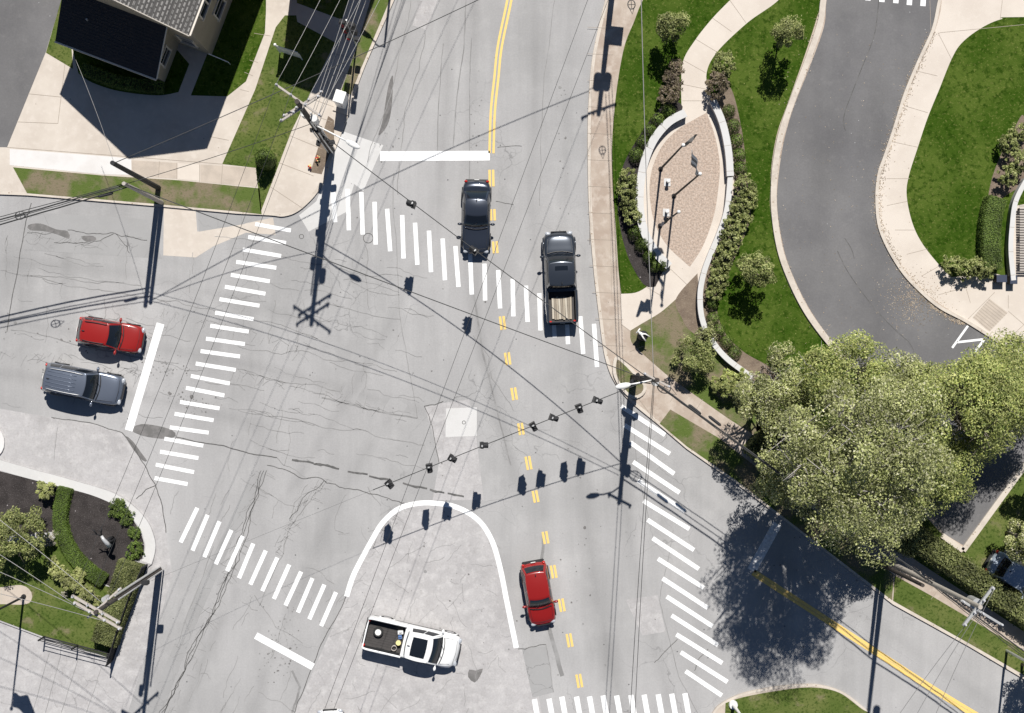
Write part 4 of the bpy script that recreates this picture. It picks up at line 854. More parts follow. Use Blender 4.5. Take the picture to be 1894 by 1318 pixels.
def cable(name, a, b_, sag, r, label, mat=M_cable, cat='overhead cable', mids=None, wob=0):
    a=Vector(a); b_=Vector(b_); n=26; pts=[]
    rr=random.Random(sum(map(ord,label)))
    for i in range(n+1):
        t=i/n; p=a.lerp(b_,t); p.z-=4*sag*t*(1-t)
        if wob and 0<i<n: p+=Vector((rr.uniform(-1,1),rr.uniform(-1,1),rr.uniform(-1,1)))*wob
        pts.append(p)
    m=MB(); org=pts[0]
    if isinstance(r,tuple):
        k_=[i for i,p in enumerate(pts) if p.x>r[1]][-1]+1; m.tube(pts[:k_+1],r[0],6); m.tube(pts[k_:],.006,5)
    else: m.tube(pts,r,6)
    o=m.build(name,mat,None,org,smooth=True); tag(o,label,cat); return pts
# signal span wires
spanA=cable('span_wire',NW+Vector((.1,-.15,7.6)),E+Vector((-.1,.1,7.3)),1.15,.028,'black span wire carrying two traffic lights, upper left corner to right corner pole')
spanB=cable('span_wire',E+Vector((-.1,-.1,7.0)),SW+Vector((.2,.1,7.0)),1.3,(.024,G(705,899,5.7).x),'thin span wire carrying eight traffic lights, right corner pole to garden corner pole')
# traffic lights
def signal(label):
    t=thing('traffic_light',label,'traffic light',(0,0,0))
    b=MB(); b.box((0,0,-.78),(.36,.24,1.10),bev=.03); h=b.build('housing',M_dark,t)
    b=MB(); b.tube([(0,0,.02),(0,0,-.24)],.03,8); b.box((0,0,-.02),(.12,.07,.1)); b.build('hanger',M_galv,t)
    b=MB(); b.box((0,.135,-.78),(.40,.02,1.24),bev=.008); b.build('backplate',M_black,t)
    for k,m in enumerate((M_red,M_amber,M_green)):
        z_=-.44-k*.34; b=MB(); b.cyl((0,-.12,z_),(0,-.135,z_),.13,.13,16); l=b.build('lens',m,t)
        b=MB()
        def f(u,v): a=R(200-220*u); return (.15*math.cos(a),-.12-v*(.26-.05*abs(u-.5)),z_+.15*math.sin(a))
        b.grid(f,12,3); b.build('visor',M_dark,t)
    return t
def along(pts, px, py):
    best=None
    for a,b_ in zip(pts,pts[1:]):
        for k in range(8):
            p=a.lerp(b_,k/8); q=G(px,py,p.z); d=(q-p).length
            if best is None or d<best[0]: best=(d,p)
    return best[1]
sigs=[(spanA,760,378,250,'traffic light on the upper span wire near the upper left corner'),(spanA,878,464,230,'traffic light on the upper span wire over the front of the dark sedan'),
 (spanB,1110,752,70,'traffic light nearest the right corner pole on the eight light span'),(spanB,1075,766,20,'traffic light second from the right corner pole on the eight light span'),
 (spanB,1025,785,70,'traffic light under the crossing of the two span wires'),(spanB,990,796,30,'traffic light just left of the crossing of the two span wires'),
 (spanB,894,828,90,'traffic light over the pale concrete patch, fifth from the right corner pole'),(spanB,836,850,60,'traffic light above the rounded top of the painted island line'),
 (spanB,793,868,10,'traffic light second from the left end of the eight light span'),(spanB,717,895,40,'leftmost traffic light, last of the eight light span')]
proto=None
for i,(sp_,px,py,ang,lab) in enumerate(sigs):
    p=along(sp_,px,py); o=signal(lab) if proto is None else copy_tree(proto,p,0,lab)
    if proto is None: proto=o
    o.location=p; o.rotation_euler=(0,0,R(ang)); o['label']=lab; o['group']='traffic lights hanging on the span wires'
# utility wires
def bundle(A,B,sag,r,labels,mat=M_cable,wob=0):
    for a,b_,l in zip(A,B,labels): cable('overhead_cable',a,b_,sag,r,l,mat,wob=wob)
sideN=['outermost','second','third','innermost']
bundle(A1[:3],S1[:3],1.0,.011,[k+' of three thin wires, upper left corner pole to garden corner pole' for k in ('leftmost','middle one','rightmost')],M_cable)
off=G(690,-160,13.5)-G(640,-20,13.5)
NN=[p+(G(903+k*42,-700,13.5)-p) for k,p in enumerate(A1)]
bundle(A1,NN,1.8,.012,['overhead wire running up the sidewalk from the top crossarm, %s'%k for k in ('leftmost','second from left','third from left','rightmost')],M_cableg)
for k,(h_,x0) in enumerate(((10.5,690),(9.8,699),(8.6,708),(7.6,716))):
    cable('overhead_cable',NW+Vector((.15,.1,h_)),G(605+(x0-605)*3,-740,h_),1.2,.014+.005*(k>1),'communication cable rising from the corner pole along the left kerb, %s'%('first','second','third','fourth')[k]+' from the house side',M_cableg)
cable('overhead_cable',pls.location+Vector((0,0,9.8)),NE+Vector((0,0,9.4)),1.0,.025,'single cable crossing the street from the dark steel pole to the top right')
cable('overhead_cable',plw.location+Vector((0,0,8.3)),E+Vector((-.2,0,8.2)),1.2,.018,'upper of two thin cables from the grey left pole to the right corner pole')
cable('overhead_cable',plw.location+Vector((0,0,7.6)),E+Vector((-.2,0,7.8)),1.4,.014,'lower of two thin cables from the grey left pole to the right corner pole')
cable('overhead_cable',plw.location+Vector((0,0,8.2)),NW+Vector((-.2,0,8.6)),.4,.02,'short cable from the grey left pole to the upper left corner pole')
for k in range(4):
    h_=8.3-k*.38; cable('overhead_cable',plw.location+Vector((-.1,0,h_)),G(-632,551+k*10,h_),.9+.15*(k%2),.045 if k in(1,3) else .024,'thick black cable leaving the left edge from the grey left pole, %s'%('top','second','third','lowest')[k]+' of four',M_cable,wob=.012)
cable('overhead_cable',pls.location+Vector((0,0,9.6)),G(140,110,7.0),.3,.012,'thin service wire from the dark steel pole to the house',M_cableg)
for k in range(3):
    cable('overhead_cable',(S2[k] if k<3 else S2[3])+Vector((0,0,0)),G(-520,732+k*132,13.0),1.2,.016,'wire leaving the left edge from the garden corner pole crossarms, %s'%('upper','middle','lower')[k],M_cableg)
cable('overhead_cable',SW+Vector((0,0,11.6)),G(-510,598,12.0),1.2,.016,'wire over the broad garden tree at the left edge',M_cableg)
for k,(xa,xb) in ((0,(0,0)),(2,(9,14))):
    cable('overhead_cable',NE1[k],G(560+xb*1.1,1420,11.5),1.0,.012,'%s of two thin wires running down the junction from top right to bottom'%('left','','right')[k])
for k in range(3):
    cable('overhead_cable',NE+Vector((.3+.12*k,0,10.2-k*.8)),E+Vector((.1*k,.1,9.2-k*.7)),.5,.022-.003*k,'cable along the right sidewalk between the two right hand poles, %s'%('top','middle','bottom')[k],M_cableg)
for k in range(2):
    cable('overhead_cable',E+Vector((-.1+.2*k,-.1,9.8-k*1.0)),G(1160+k*10,1420,9.5),.6,.018,'wire leaving the bottom edge from the right corner pole, %s'%('left','right')[k]+' one')
for k in range(3):
    cable('overhead_cable',E+Vector((.1,-.1,8.4-k*.55)),SEt+Vector((-.1,.1,8.6-k*.55)),.35,.045 if k==0 else .025,'thick cable along the diagonal pavement under the trees, %s'%('top','middle','bottom')[k]+' one',M_cable,wob=.02)
    cable('overhead_cable',SEt+Vector((.1,-.1,8.6-k*.55)),G(2020,1296+k*8,8.6-k*.5),.35,.045 if k==0 else .025,'thick cable continuing past the bleached pole to the right edge, %s'%('top','middle','bottom')[k]+' one',M_cable,wob=.02)
for k in range(3):
    cable('overhead_cable',X1[k+1],G(1560+k*55,1480,13.0),.5,.014,'pale wire crossing the lower right road from the bleached pole, %s'%('left','middle','right')[k]+' one',M_cableg)
def loop(name,px,py,h_,r,ang,label):
    c=G(px,py,h_); b=MB(); P=[Vector((math.cos(t*.3307)*r,math.sin(t*.3307)*r*.8,0)) for t in range(20)]; b.tube(P,.03,6); b.tube([(-r*1.0,0,0),(r,0,0)],.02,5); b.tube([(0,-r*.8,0),(0,r*.8,0)],.02,5); b.tube([(r*.7,r*.55,0),(r*2.1,0,0),(r*.7,-r*.55,0)],.025,5)
    o=b.build(name,M_cable,None,Vector((0,0,0))); o.location=c; o.rotation_euler=(0,0,R(ang)); tag(o,label,'cable loop')
loop('cable_loop',37,398,8.0,.28,15,'round black cable storage loop hanging on the thick cables at the left edge')
loop('cable_loop',1168,8,9.2,.26,-85,'round cable storage loop over the right sidewalk at the top edge')
loop('cable_loop',1228,716,7.9,.40,-30,'cable loop on the strand next to the right corner pole')
for px,py,h_,ang,l in ((1322,778,8,-38,'black splice case on the cable right of the corner pole'),(1285,757,8.1,-38,'second black splice case on the cable right of the corner pole'),(195,360,7.6,14,'black splice case on the cables left of the grey pole')):
    b=MB(); b.cyl((-.35,0,0),(.35,0,0),.09,.09,12); b.cyl((-.45,0,0),(-.35,0,0),.04,.09,12); b.cyl((.35,0,0),(.45,0,0),.09,.04,12); o=b.build('splice_case',M_black,None,Vector((0,0,0))); o.location=G(px,py,h_); o.rotation_euler[2]=R(ang); tag(o,l,'splice case')
# street lights whose shadows fall into the picture
def lamp_post(px,py,h_,tipdx,label):
    B=G(px,py,ZS); t=pole('street_lamp',B,h_,.09,.06,label,M_galv,'street lamp'); luminaire(t,h_-.1,B+Vector((tipdx[0],tipdx[1],h_)),M_galv,.2); return t
lamp_post(1862,1203,8,(1.6,.6),'metal street lamp beside the road at the lower right edge')
lamp_post(727,-58,6.6,(-.9,.6),'metal lamp post just above the frame on the left kerb')
# ------------------------------------------------------------- house
U=Vector((.936,-.35,0)).normalized(); V=Vector((.35,.936,0)).normalized(); UA=math.atan2(U.y,U.x)
M_side=ground('tan_siding',[(.36,.31,.235),(.30,.26,.20),(.42,.36,.28)],[(.6,.42,.62,.6),(6,.5,.7,.4)],bump=.1)
def tilemat(name,c1,c2,mort,sx,sy,rot):
    m,t,b=newmat(name); tc=N(t,'ShaderNodeTexCoord'); mp=N(t,'ShaderNodeMapping'); mp.inputs['Rotation'].default_value=(0,0,rot); mp.inputs['Scale'].default_value=(sx,sy,1); t.links.new(tc.outputs['Object'],mp.inputs[0])
    br=N(t,'ShaderNodeTexBrick',Scale=1.0); br.offset=.5; br.inputs['Color1'].default_value=(*c1,1); br.inputs['Color2'].default_value=(*c2,1); br.inputs['Mortar'].default_value=(*mort,1); br.inputs['Mortar Size'].default_value=.09; br.inputs['Brick Width'].default_value=.55; br.inputs['Row Height'].default_value=.32
    t.links.new(mp.outputs[0],br.inputs['Vector']); t.links.new(br.outputs[0],b.inputs['Base Color']); b.inputs['Roughness'].default_value=.85
    bp=N(t,'ShaderNodeBump',Strength=.8,Distance=.03); t.links.new(br.outputs['Fac'],bp.inputs['Height']); bp.invert=True; t.links.new(bp.outputs[0],b.inputs['Normal']); return m
M_tile=tilemat('grey_shingle',(.36,.345,.325),(.26,.25,.235),(.09,.085,.08),1.6,1.6,R(90))
M_shing=plain('black_shingle',(.03,.028,.032),.9,var=.3,vs=12,bump=.4)
M_trim=plain('cream_trim',(.66,.60,.52),.6,var=.05)
Cn=G(350,65,7.25); Cn=Vector((Cn.x,Cn.y,0))
H0=Cn-U*.42+V*.45; H0.z=ZS           # foot of the front right wall corner
house=thing('house','tan house with grey shingle gable roof and low black porch roof at the upper left','house',H0,UA)
def hx(u,v,z_): return (u,v,z_)     # local frame: x along the front to the right, y to the back
WL=9.75-.84; DP=14.0; EH=7.15
b=MB()
b.add([(-WL,0,0),(0,0,0),(0,DP,0),(-WL,DP,0),(-WL,0,EH),(0,0,EH),(0,DP,EH),(-WL,DP,EH),(-WL/2,0,EH+2.95),(-WL/2,DP,EH+2.95)],
      [(0,1,5,8,4),(1,2,6,5),(2,3,7,9,6),(3,0,4,7)])
b.build('wall',M_side,house)
def roofslab(name,pts,th,m,par):
    b=MB(); P=[Vector(p) for p in pts]; n=len(P); b.add(P+[p-Vector((0,0,th)) for p in P],[tuple(range(n)),tuple(range(2*n-1,n-1,-1))]+[(i,i+n,(i+1)%n+n,(i+1)%n) for i in range(n)]); return b.build(name,m,par,fixn=True)
ez=EH-.02+.05; rz_=EH+3.2
rf=roofslab('roof',[(.42,-.45,ez),(.42,DP+.45,ez),(-WL/2,DP+.45,rz_),(-WL/2,-.45,rz_)],.12,M_tile,house)
roofslab('roof',[(-WL-.42,DP+.45,ez),(-WL-.42,-.45,ez),(-WL/2,-.45,rz_),(-WL/2,DP+.45,rz_)],.12,M_tile,house)
# shingle courses: real butt edges running along the slope
b=MB()
for k in range(1,30):
    t=k/30; x=.42+(-WL/2-.42)*t; z_=ez+(rz_-ez)*t; b.box((x,DP/2,z_+.012),(.025,DP+.9,.02))
b.build('shingle_course',plain('shingle_edge',(.12,.115,.11),.85,var=.2,vs=3),rf)
b=MB(); b.box((.47,DP/2,ez-.06),(.1,DP+.9,.12)); b.tube([(.42,-.47,ez-.06),(-WL/2,-.47,rz_-.06)],.06,4); b.tube([(-WL-.42,-.47,ez-.06),(-WL/2,-.47,rz_-.06)],.06,4); b.build('gutter',M_trim,house)
# porch
pu0,pu1,pd,ph0,ph1=-8.15,-2.15,2.66,2.75,4.25
b=MB(); b.add([(pu0,-pd,0),(pu1,-pd,0),(pu1,0,0),(pu0,0,0),(pu0,-pd,ph0),(pu1,-pd,ph0),(pu1,0,ph1),(pu0,0,ph1)],[(0,1,5,4),(1,2,6,5),(3,0,4,7)]); b.build('porch_wall',M_side,house)
pr=roofslab('porch_roof',[(pu0-.25,-pd-.28,ph0-.03),(pu1+.28,-pd-.28,ph0-.03),(pu1+.28,-.01,ph1+.12),(pu0-.25,-.01,ph1+.12)],.1,M_shing,house)
b=MB()
for k in range(1,16):
    t_=k/16; b.box(((pu0+pu1)/2,-pd-.28+(pd+.27)*t_,ph0-.03+(ph1+.15-ph0)*t_+.005),(pu1-pu0+.5,.02,.018))
b.build('shingle_course',plain('worn_shingle_edge',(.07,.065,.07),.9,var=.3),pr)
b=MB(); b.cyl((pu0+1.5,-1.2,3.3),(pu0+1.5,-1.2,3.9),.06,.06,10); b.build('vent_pipe',M_galv,pr)
b=MB(); b.box(((pu0+pu1)/2,-pd-.34,ph0-.1),(pu1-pu0+.55,.1,.12)); b.tube([(pu1+.31,-pd-.28,ph0-.05),(pu1+.31,0,ph1+.1)],.045,4); b.build('gutter',M_trim,house)
def window(par,c,wd,ht,axis,n=1):
    """axis 0: wall facing +x, 1: wall facing -y"""
    def bx(b,cc,su,sz,th,off):
        if axis==0: b.box((c[0]+off,c[1]+cc[0],c[2]+cc[1]),(th,su,sz))
        else: b.box((c[0]+cc[0],c[1]-off,c[2]+cc[1]),(su,th,sz))
    f=MB(); e=.09
    bx(f,(0,ht/2),wd+.18,e,.08,.04); bx(f,(0,-ht/2),wd+.18,e,.12,.06)
    for k in range(n+1): bx(f,((k/n-.5)*wd,0),e,ht-e,.07,.035)
    bx(f,(0,0),wd-.1,.05,.05,.025)
    o=f.build('window',M_trim,par); p=MB(); bx(p,(0,0),wd-.02,ht-.02,.02,.012); p.build('pane',M_glass,o); return o
window(house,(0,2.1,5.3),1.9,1.6,0,2); window(house,(0,6.2,5.3),1.0,1.6,0); window(house,(0,2.6,2.2),1.2,1.5,0)
window(house,(pu1,-1.35,1.9),1.1,1.15,0,1); window(house,(-1.1,0,2.2),1.0,1.4,1); window(house,(-6,-pd,1.6),1.2,1.1,1); window(house,(-3.6,-pd,1.6),1.2,1.1,1)
window(house,(-WL/2,0,7.6),1.0,1.2,1)
b=MB(); b.tube([(0.05,-.1,.95),(1.3,-.1,.6)],.03,6); b.tube([(1.3,-.1,.6),(1.3,-.1,0)],.03,6); b.build('handrail',M_alum,house)
# building just above the frame that shades the sidewalk
B0=G(548,149,ZS)+Vector((SUN_AZ[0],SUN_AZ[1],0))*(10.5/math.tan(SUN_EL)); B0=G(519,147,ZS)+Vector((SUN_AZ[0],SUN_AZ[1],0))*(10.4/math.tan(SUN_EL))
bl=thing('brick_building','narrow brick building just above the frame, seen by its shadow across the lawn and sidewalk','building',(B0.x,B0.y,ZS),UA)
b=MB(); b.box((1.85,5,5.1),(3.7,10,10.2)); b.build('wall',plain('red_brick',(.28,.13,.09),.9,var=.2,vs=8),bl)
b=MB(); b.box((1.85,5,10.3),(3.9,10.2,.2)); b.build('roof',M_shing,bl); window(bl,(1.2,0,7.5),.9,1.4,1); window(bl,(2.6,0,7.5),.9,1.4,1); window(bl,(1.2,0,4.2),.9,1.4,1); window(bl,(2.6,0,4.2),.9,1.4,1)
# ------------------------------------------------------------- small things
def M3(ax,a): return Matrix.Rotation(R(a),3,ax)
t=thing('control_cabinet','white metal traffic signal cabinet standing between sidewalk and kerb at the upper left corner','cabinet',G(634,190,ZS),R(-18))
b=MB(); b.box((0,0,.95),(.60,.72,1.8),bev=.015); b.build('cabinet_body',M_alum,t); b=MB(); b.box((0,0,1.9),(.66,.78,.1),bev=.02); b.box((.12,0,1.955),(.02,.76,.02)); b.build('lid',M_lampw,t)
b=MB(); b.box((0,-.37,.95),(.5,.02,1.5)); d_=b.build('door',M_alum,t); b=MB(); b.box((.18,-.395,1.0),(.03,.03,.2)); b.build('handle',M_dark,d_)
b=MB(); b.box((.05,0,.04),(1.0,1.3,.1)); b.build('plinth',M_walk,t)
t=thing('signal_post','tall thin post with stacked traffic signals beside the left kerb, above the white cabinet','signal post',G(659,84,ZS),R(-10))
b=MB(); b.cyl((0,0,0),(0,0,6.0),.06,.05,10); b.build('pole',M_galv,t)
for z_,s_ in ((2.1,.5),(3.9,1.1),(5.2,1.1)):
    b=MB(); b.box((-.28,-.05,z_),(.36,.26,s_),bev=.03); b.box((.26,-.05,z_-.15),(.34,.26,s_*.8),bev=.03); h_=b.build('signal_housing',M_dark,t)
    b=MB(); b.cyl((-.28,-.19,z_+.2*s_),(-.28,-.2,z_+.2*s_),.12,.12,14); b.cyl((-.28,-.19,z_-.2*s_),(-.28,-.2,z_-.2*s_),.12,.12,14); b.build('lens',M_red,h_)
# yard sign
a_=G(518,97,ZS); c_=G(559,110,ZS); d=(c_-a_); ang=math.atan2(d.y,d.x)
t=thing('yard_sign','white sign board on two thin posts on the lawn left of the shaded sidewalk','sign',a_,ang)
b=MB(); b.cyl((0,0,0),(0,0,1.95),.04,.04,8); b.ball((0,0,2.0),.1,10,6); b.build('post',M_lampw,t); b=MB(); b.cyl((d.length,0,0),(d.length,0,1.45),.04,.04,8); b.build('post',M_lampw,t)
b=MB(); b.box((d.length/2,0,1.15),(d.length-.06,.04,1.45),bev=.01); b.box((d.length*.75,0,1.68),(.3,.04,.22)); b.build('board',M_lampw,t)
# tulips in the planting strip
for px,py,s_,l in ((588,294,.55,'larger clump of red and yellow tulips in the planting strip by the corner pole'),(574,309,.45,'smaller clump of red and yellow tulips in the planting strip by the corner pole')):
    t=thing('tulip_clump',l,'flowers',G(px,py,ZS)); rr=random.Random(px)
    sb=MB(); fb=MB(); lb=MB(); fb.mat(plain('red_petal',(.55,.02,.02),.5)); ye=plain('yellow_petal',(.75,.6,.25),.5)
    for k in range(12):
        x,y=rr.gauss(0,.12)*s_,rr.gauss(0,.12)*s_; h_=rr.uniform(.42,.62)*s_; sb.tube([(x*.5,y*.5,0),(x,y,h_)],.012,5)
        fb.mat(ye if k%2 else fb.mats[0]); fb.ball((x,y,h_),(.05,.05,.06),8,5)
        lb.tube([(x*.5,y*.5,0),(x*1.6,y*1.6,h_*.6)],.02,4,.004)
    sb.build('stem',L_dark,t); lb.build('leaf',L_dark,t); fb.build('bloom',None,t)
# round bin with a white forked frame, by the park path entrance
t=thing('litter_bin','round dark bin with a white forked frame on top, by the park path','bin',G(1186,621,ZS),R(-35))
b=MB(); b.cyl((0,0,0),(0,0,.95),.27,.32,20); b.ball((0,0,.95),(.32,.32,.2),18,8); b.build('bin_body',M_dark,t)
b=MB(); b.tube([(-.42,.25,1.0),(-.45,-.12,1.0)],.045,6); b.tube([(-.42,.02,1.02),(-.22,0,1.2),(.05,.14,1.25),(.38,.17,1.12)],.07,8,.035); b.tube([(-.42,.02,1.02),(-.22,0,1.2),(.05,-.14,1.25),(.34,-.2,1.12)],.07,8,.035); b.tube([(-.3,0,1.15),(-.05,0,1.2)],.1,8); b.build('white_frame',M_lampw,t,smooth=True)
# flagpoles
def flagpole(px,py,h_,label,cols,ang,fl=1.5,drop=0.,sz=.95):
    t=thing('flagpole',label,'flagpole',G(px,py,ZS)); b=MB(); b.cyl((0,0,0),(0,0,h_),.075,.045,12); b.cyl((0,0,0),(0,0,.12),.16,.14,14); b.build('pole',M_dark,t)
    b=MB(); b.ball((0,0,h_+.06),.11,12,8); b.build('finial',M_lampw,t)
    b=MB(); ca,sa=math.cos(R(ang)),math.sin(R(ang)); nst=len(cols)*2
    for s_ in range(nst):
        b.mat(cols[s_%len(cols)])
        def f(u,v):
            zz_=h_-.15-drop-(s_+v)/nst*sz-u*.75*fl*.45; x=.06+u*fl*(1-.35*(s_+v)/nst); w_=.14*math.sin(u*9+1.2*(s_+v)/nst)*u**.5
            return (x*ca-w_*sa,x*sa+w_*ca,zz_)
        b.grid(f,16,3)
    b.build('flag',None,t,smooth=True)
M_fd=plain('dark_flag_cloth',(.035,.035,.045),.8); M_fw=plain('white_flag_cloth',(.75,.74,.72),.8); M_fg=plain('grey_flag_cloth',(.22,.21,.2),.8)
flagpole(1222,312,8.8,'black flagpole with a grey flag at the upper left of the brick plaza',[M_fg,M_fg],35,1.1)
flagpole(1221,417,7.4,'black flagpole with a dark flag at the lower left of the brick plaza',[M_fd,M_fd],215,1.2)
flagpole(1246.5,362,9.4,'black flagpole with a white and grey striped flag in the middle of the brick plaza',[M_fw,M_fg],100,1.5)
flagpole(44,1103,9.4,'black flagpole with a large dark flag on the sand patch at the left edge',[M_fd,M_fd],-40,1.9,sz=1.2)
for px,py,l in ((1234,337,'small white topped bollard light on the brick plaza between the flagpoles'),(1232,393,'small curled white stone marker on the brick plaza beside the lower left flagpole')):
    t=thing('bollard_light',l,'bollard',G(px,py,ZS)); b=MB(); b.box((0,0,.02),(.42,.5,.05),bev=.01); b.build('footing',M_new,t); b=MB(); b.cyl((0,0,.04),(0,0,.5),.09,.08,12); b.build('post',M_dark,t); b=MB(); b.ball((0,0,.55),(.13,.13,.1),12,8); b.build('cap',M_lampw,t)
# garden sculpture
t=thing('garden_sculpture','dark metal garden sculpture with a pale body and raised arms on the mulch bed','sculpture',G(208,995,ZS),R(-60))
b=MB(); b.tube([(0,0,0),(-.05,.05,.7),(0,0,1.35)],.14,10,.1); b.tube([(.1,.1,0),(.16,.06,.6),(.05,.02,1.2)],.09,8,.08); b.build('legs',M_dark,t,smooth=True)
b=MB(); b.tube([(.35,0,1.25),(.1,.02,1.5),(-.2,0,1.62),(-.42,0,1.6)],.15,10,.09); b.build('body',plain('pale_bronze',(.55,.55,.55),.45,metal=.3,var=.3,vs=12),t,smooth=True)
b=MB()
for q in (((-.4,0,1.6),(-.62,.16,1.8),(-.85,.12,2.0)),((-.4,0,1.6),(-.66,-.12,1.85),(-.8,-.34,2.0)),((-.62,.16,1.8),(-.72,.32,1.95),(-.9,.38,2.02)),((-.66,-.12,1.85),(-.92,-.1,2.0),(-1.05,-.16,2.05))): b.tube(q,.05,6,.02)
b.build('antlers',M_dark,t,smooth=True)
# iron fence and sign railing round the garden corner
def ironfence(name,pts,h_,label,gap=.14,z0=ZS,rails=None,pr_=.011,mt=None):
    P=W(pts,z0); org=P[0]; t=thing(name,label,'fence',org); L=0
    for a,b_ in zip(P,P[1:]):
        n=int((b_-a).length/gap); m=MB()
        for k in range(n+1):
            q=a.lerp(b_,k/n); m.cyl(q,q+Vector((0,0,h_-.05)),pr_,pr_,5)
        m.build('pickets',M_dark,t,org); 
        for zz_ in (rails or (.15,h_*.55,h_-.08)):
            m=MB(); m.tube([a+Vector((0,0,zz_)),b_+Vector((0,0,zz_))],.025,6); m.build('rail',M_dark,t,org)
        n=max(1,int((b_-a).length/2.2))
        for k in range(n+1):
            q=a.lerp(b_,k/n); m=MB(); m.box((q.x,q.y,z0+h_/2),(.08,.08,h_),rz=math.atan2((b_-a).y,(b_-a).x)); m.build('post',M_dark,t,org)
    return t
ironfence('iron_fence',[(272,1044),(248,1098),(226,1160),(207,1222)],1.35,'black iron fence along the outer side of the clipped hedge at the corner garden',.05,pr_=.016)
t=ironfence('sign_railing',[(208,1208),(145,1192),(84,1176)],1.3,'low grey metal railing with several rails along the foot of the corner garden lawn',.9,z0=0.0,rails=(.15,.3,.62,.85,1.2))
# ------------------------------------------------------------- bollard lamp, dark boxes added in place of shadows
t=thing('white_post','white round post on the grass island at the bottom edge','post',G(1356,1303,ZS)); b=MB(); b.cyl((0,0,0),(0,0,.18),.30,.26,20); b.build('base',M_alum,t); b=MB(); b.cyl((0,0,.1),(0,0,3.2),.12,.05,14); b.build('post_shaft',M_lampw,t)
for px,py,s_,l in ((1846,516,(.62,.42,.55),'dark box standing in for a shadow beside the leafy shrubs at the right'),(1868,518,(.42,.5,.55),'square box standing in for a shadow below the curved white wall, right edge')):
    t=thing('shadow_box',l,'box',G(px,py,ZS)); b=MB(); b.box((0,0,s_[2]/2),s_,bev=.03); b.build('box_body',M_dark,t); b=MB(); b.box((0,0,s_[2]+.02),(s_[0]+.05,s_[1]+.05,.05),bev=.01); b.build('lid',plain('dark_blue_lid',(.03,.04,.07),.5),t)
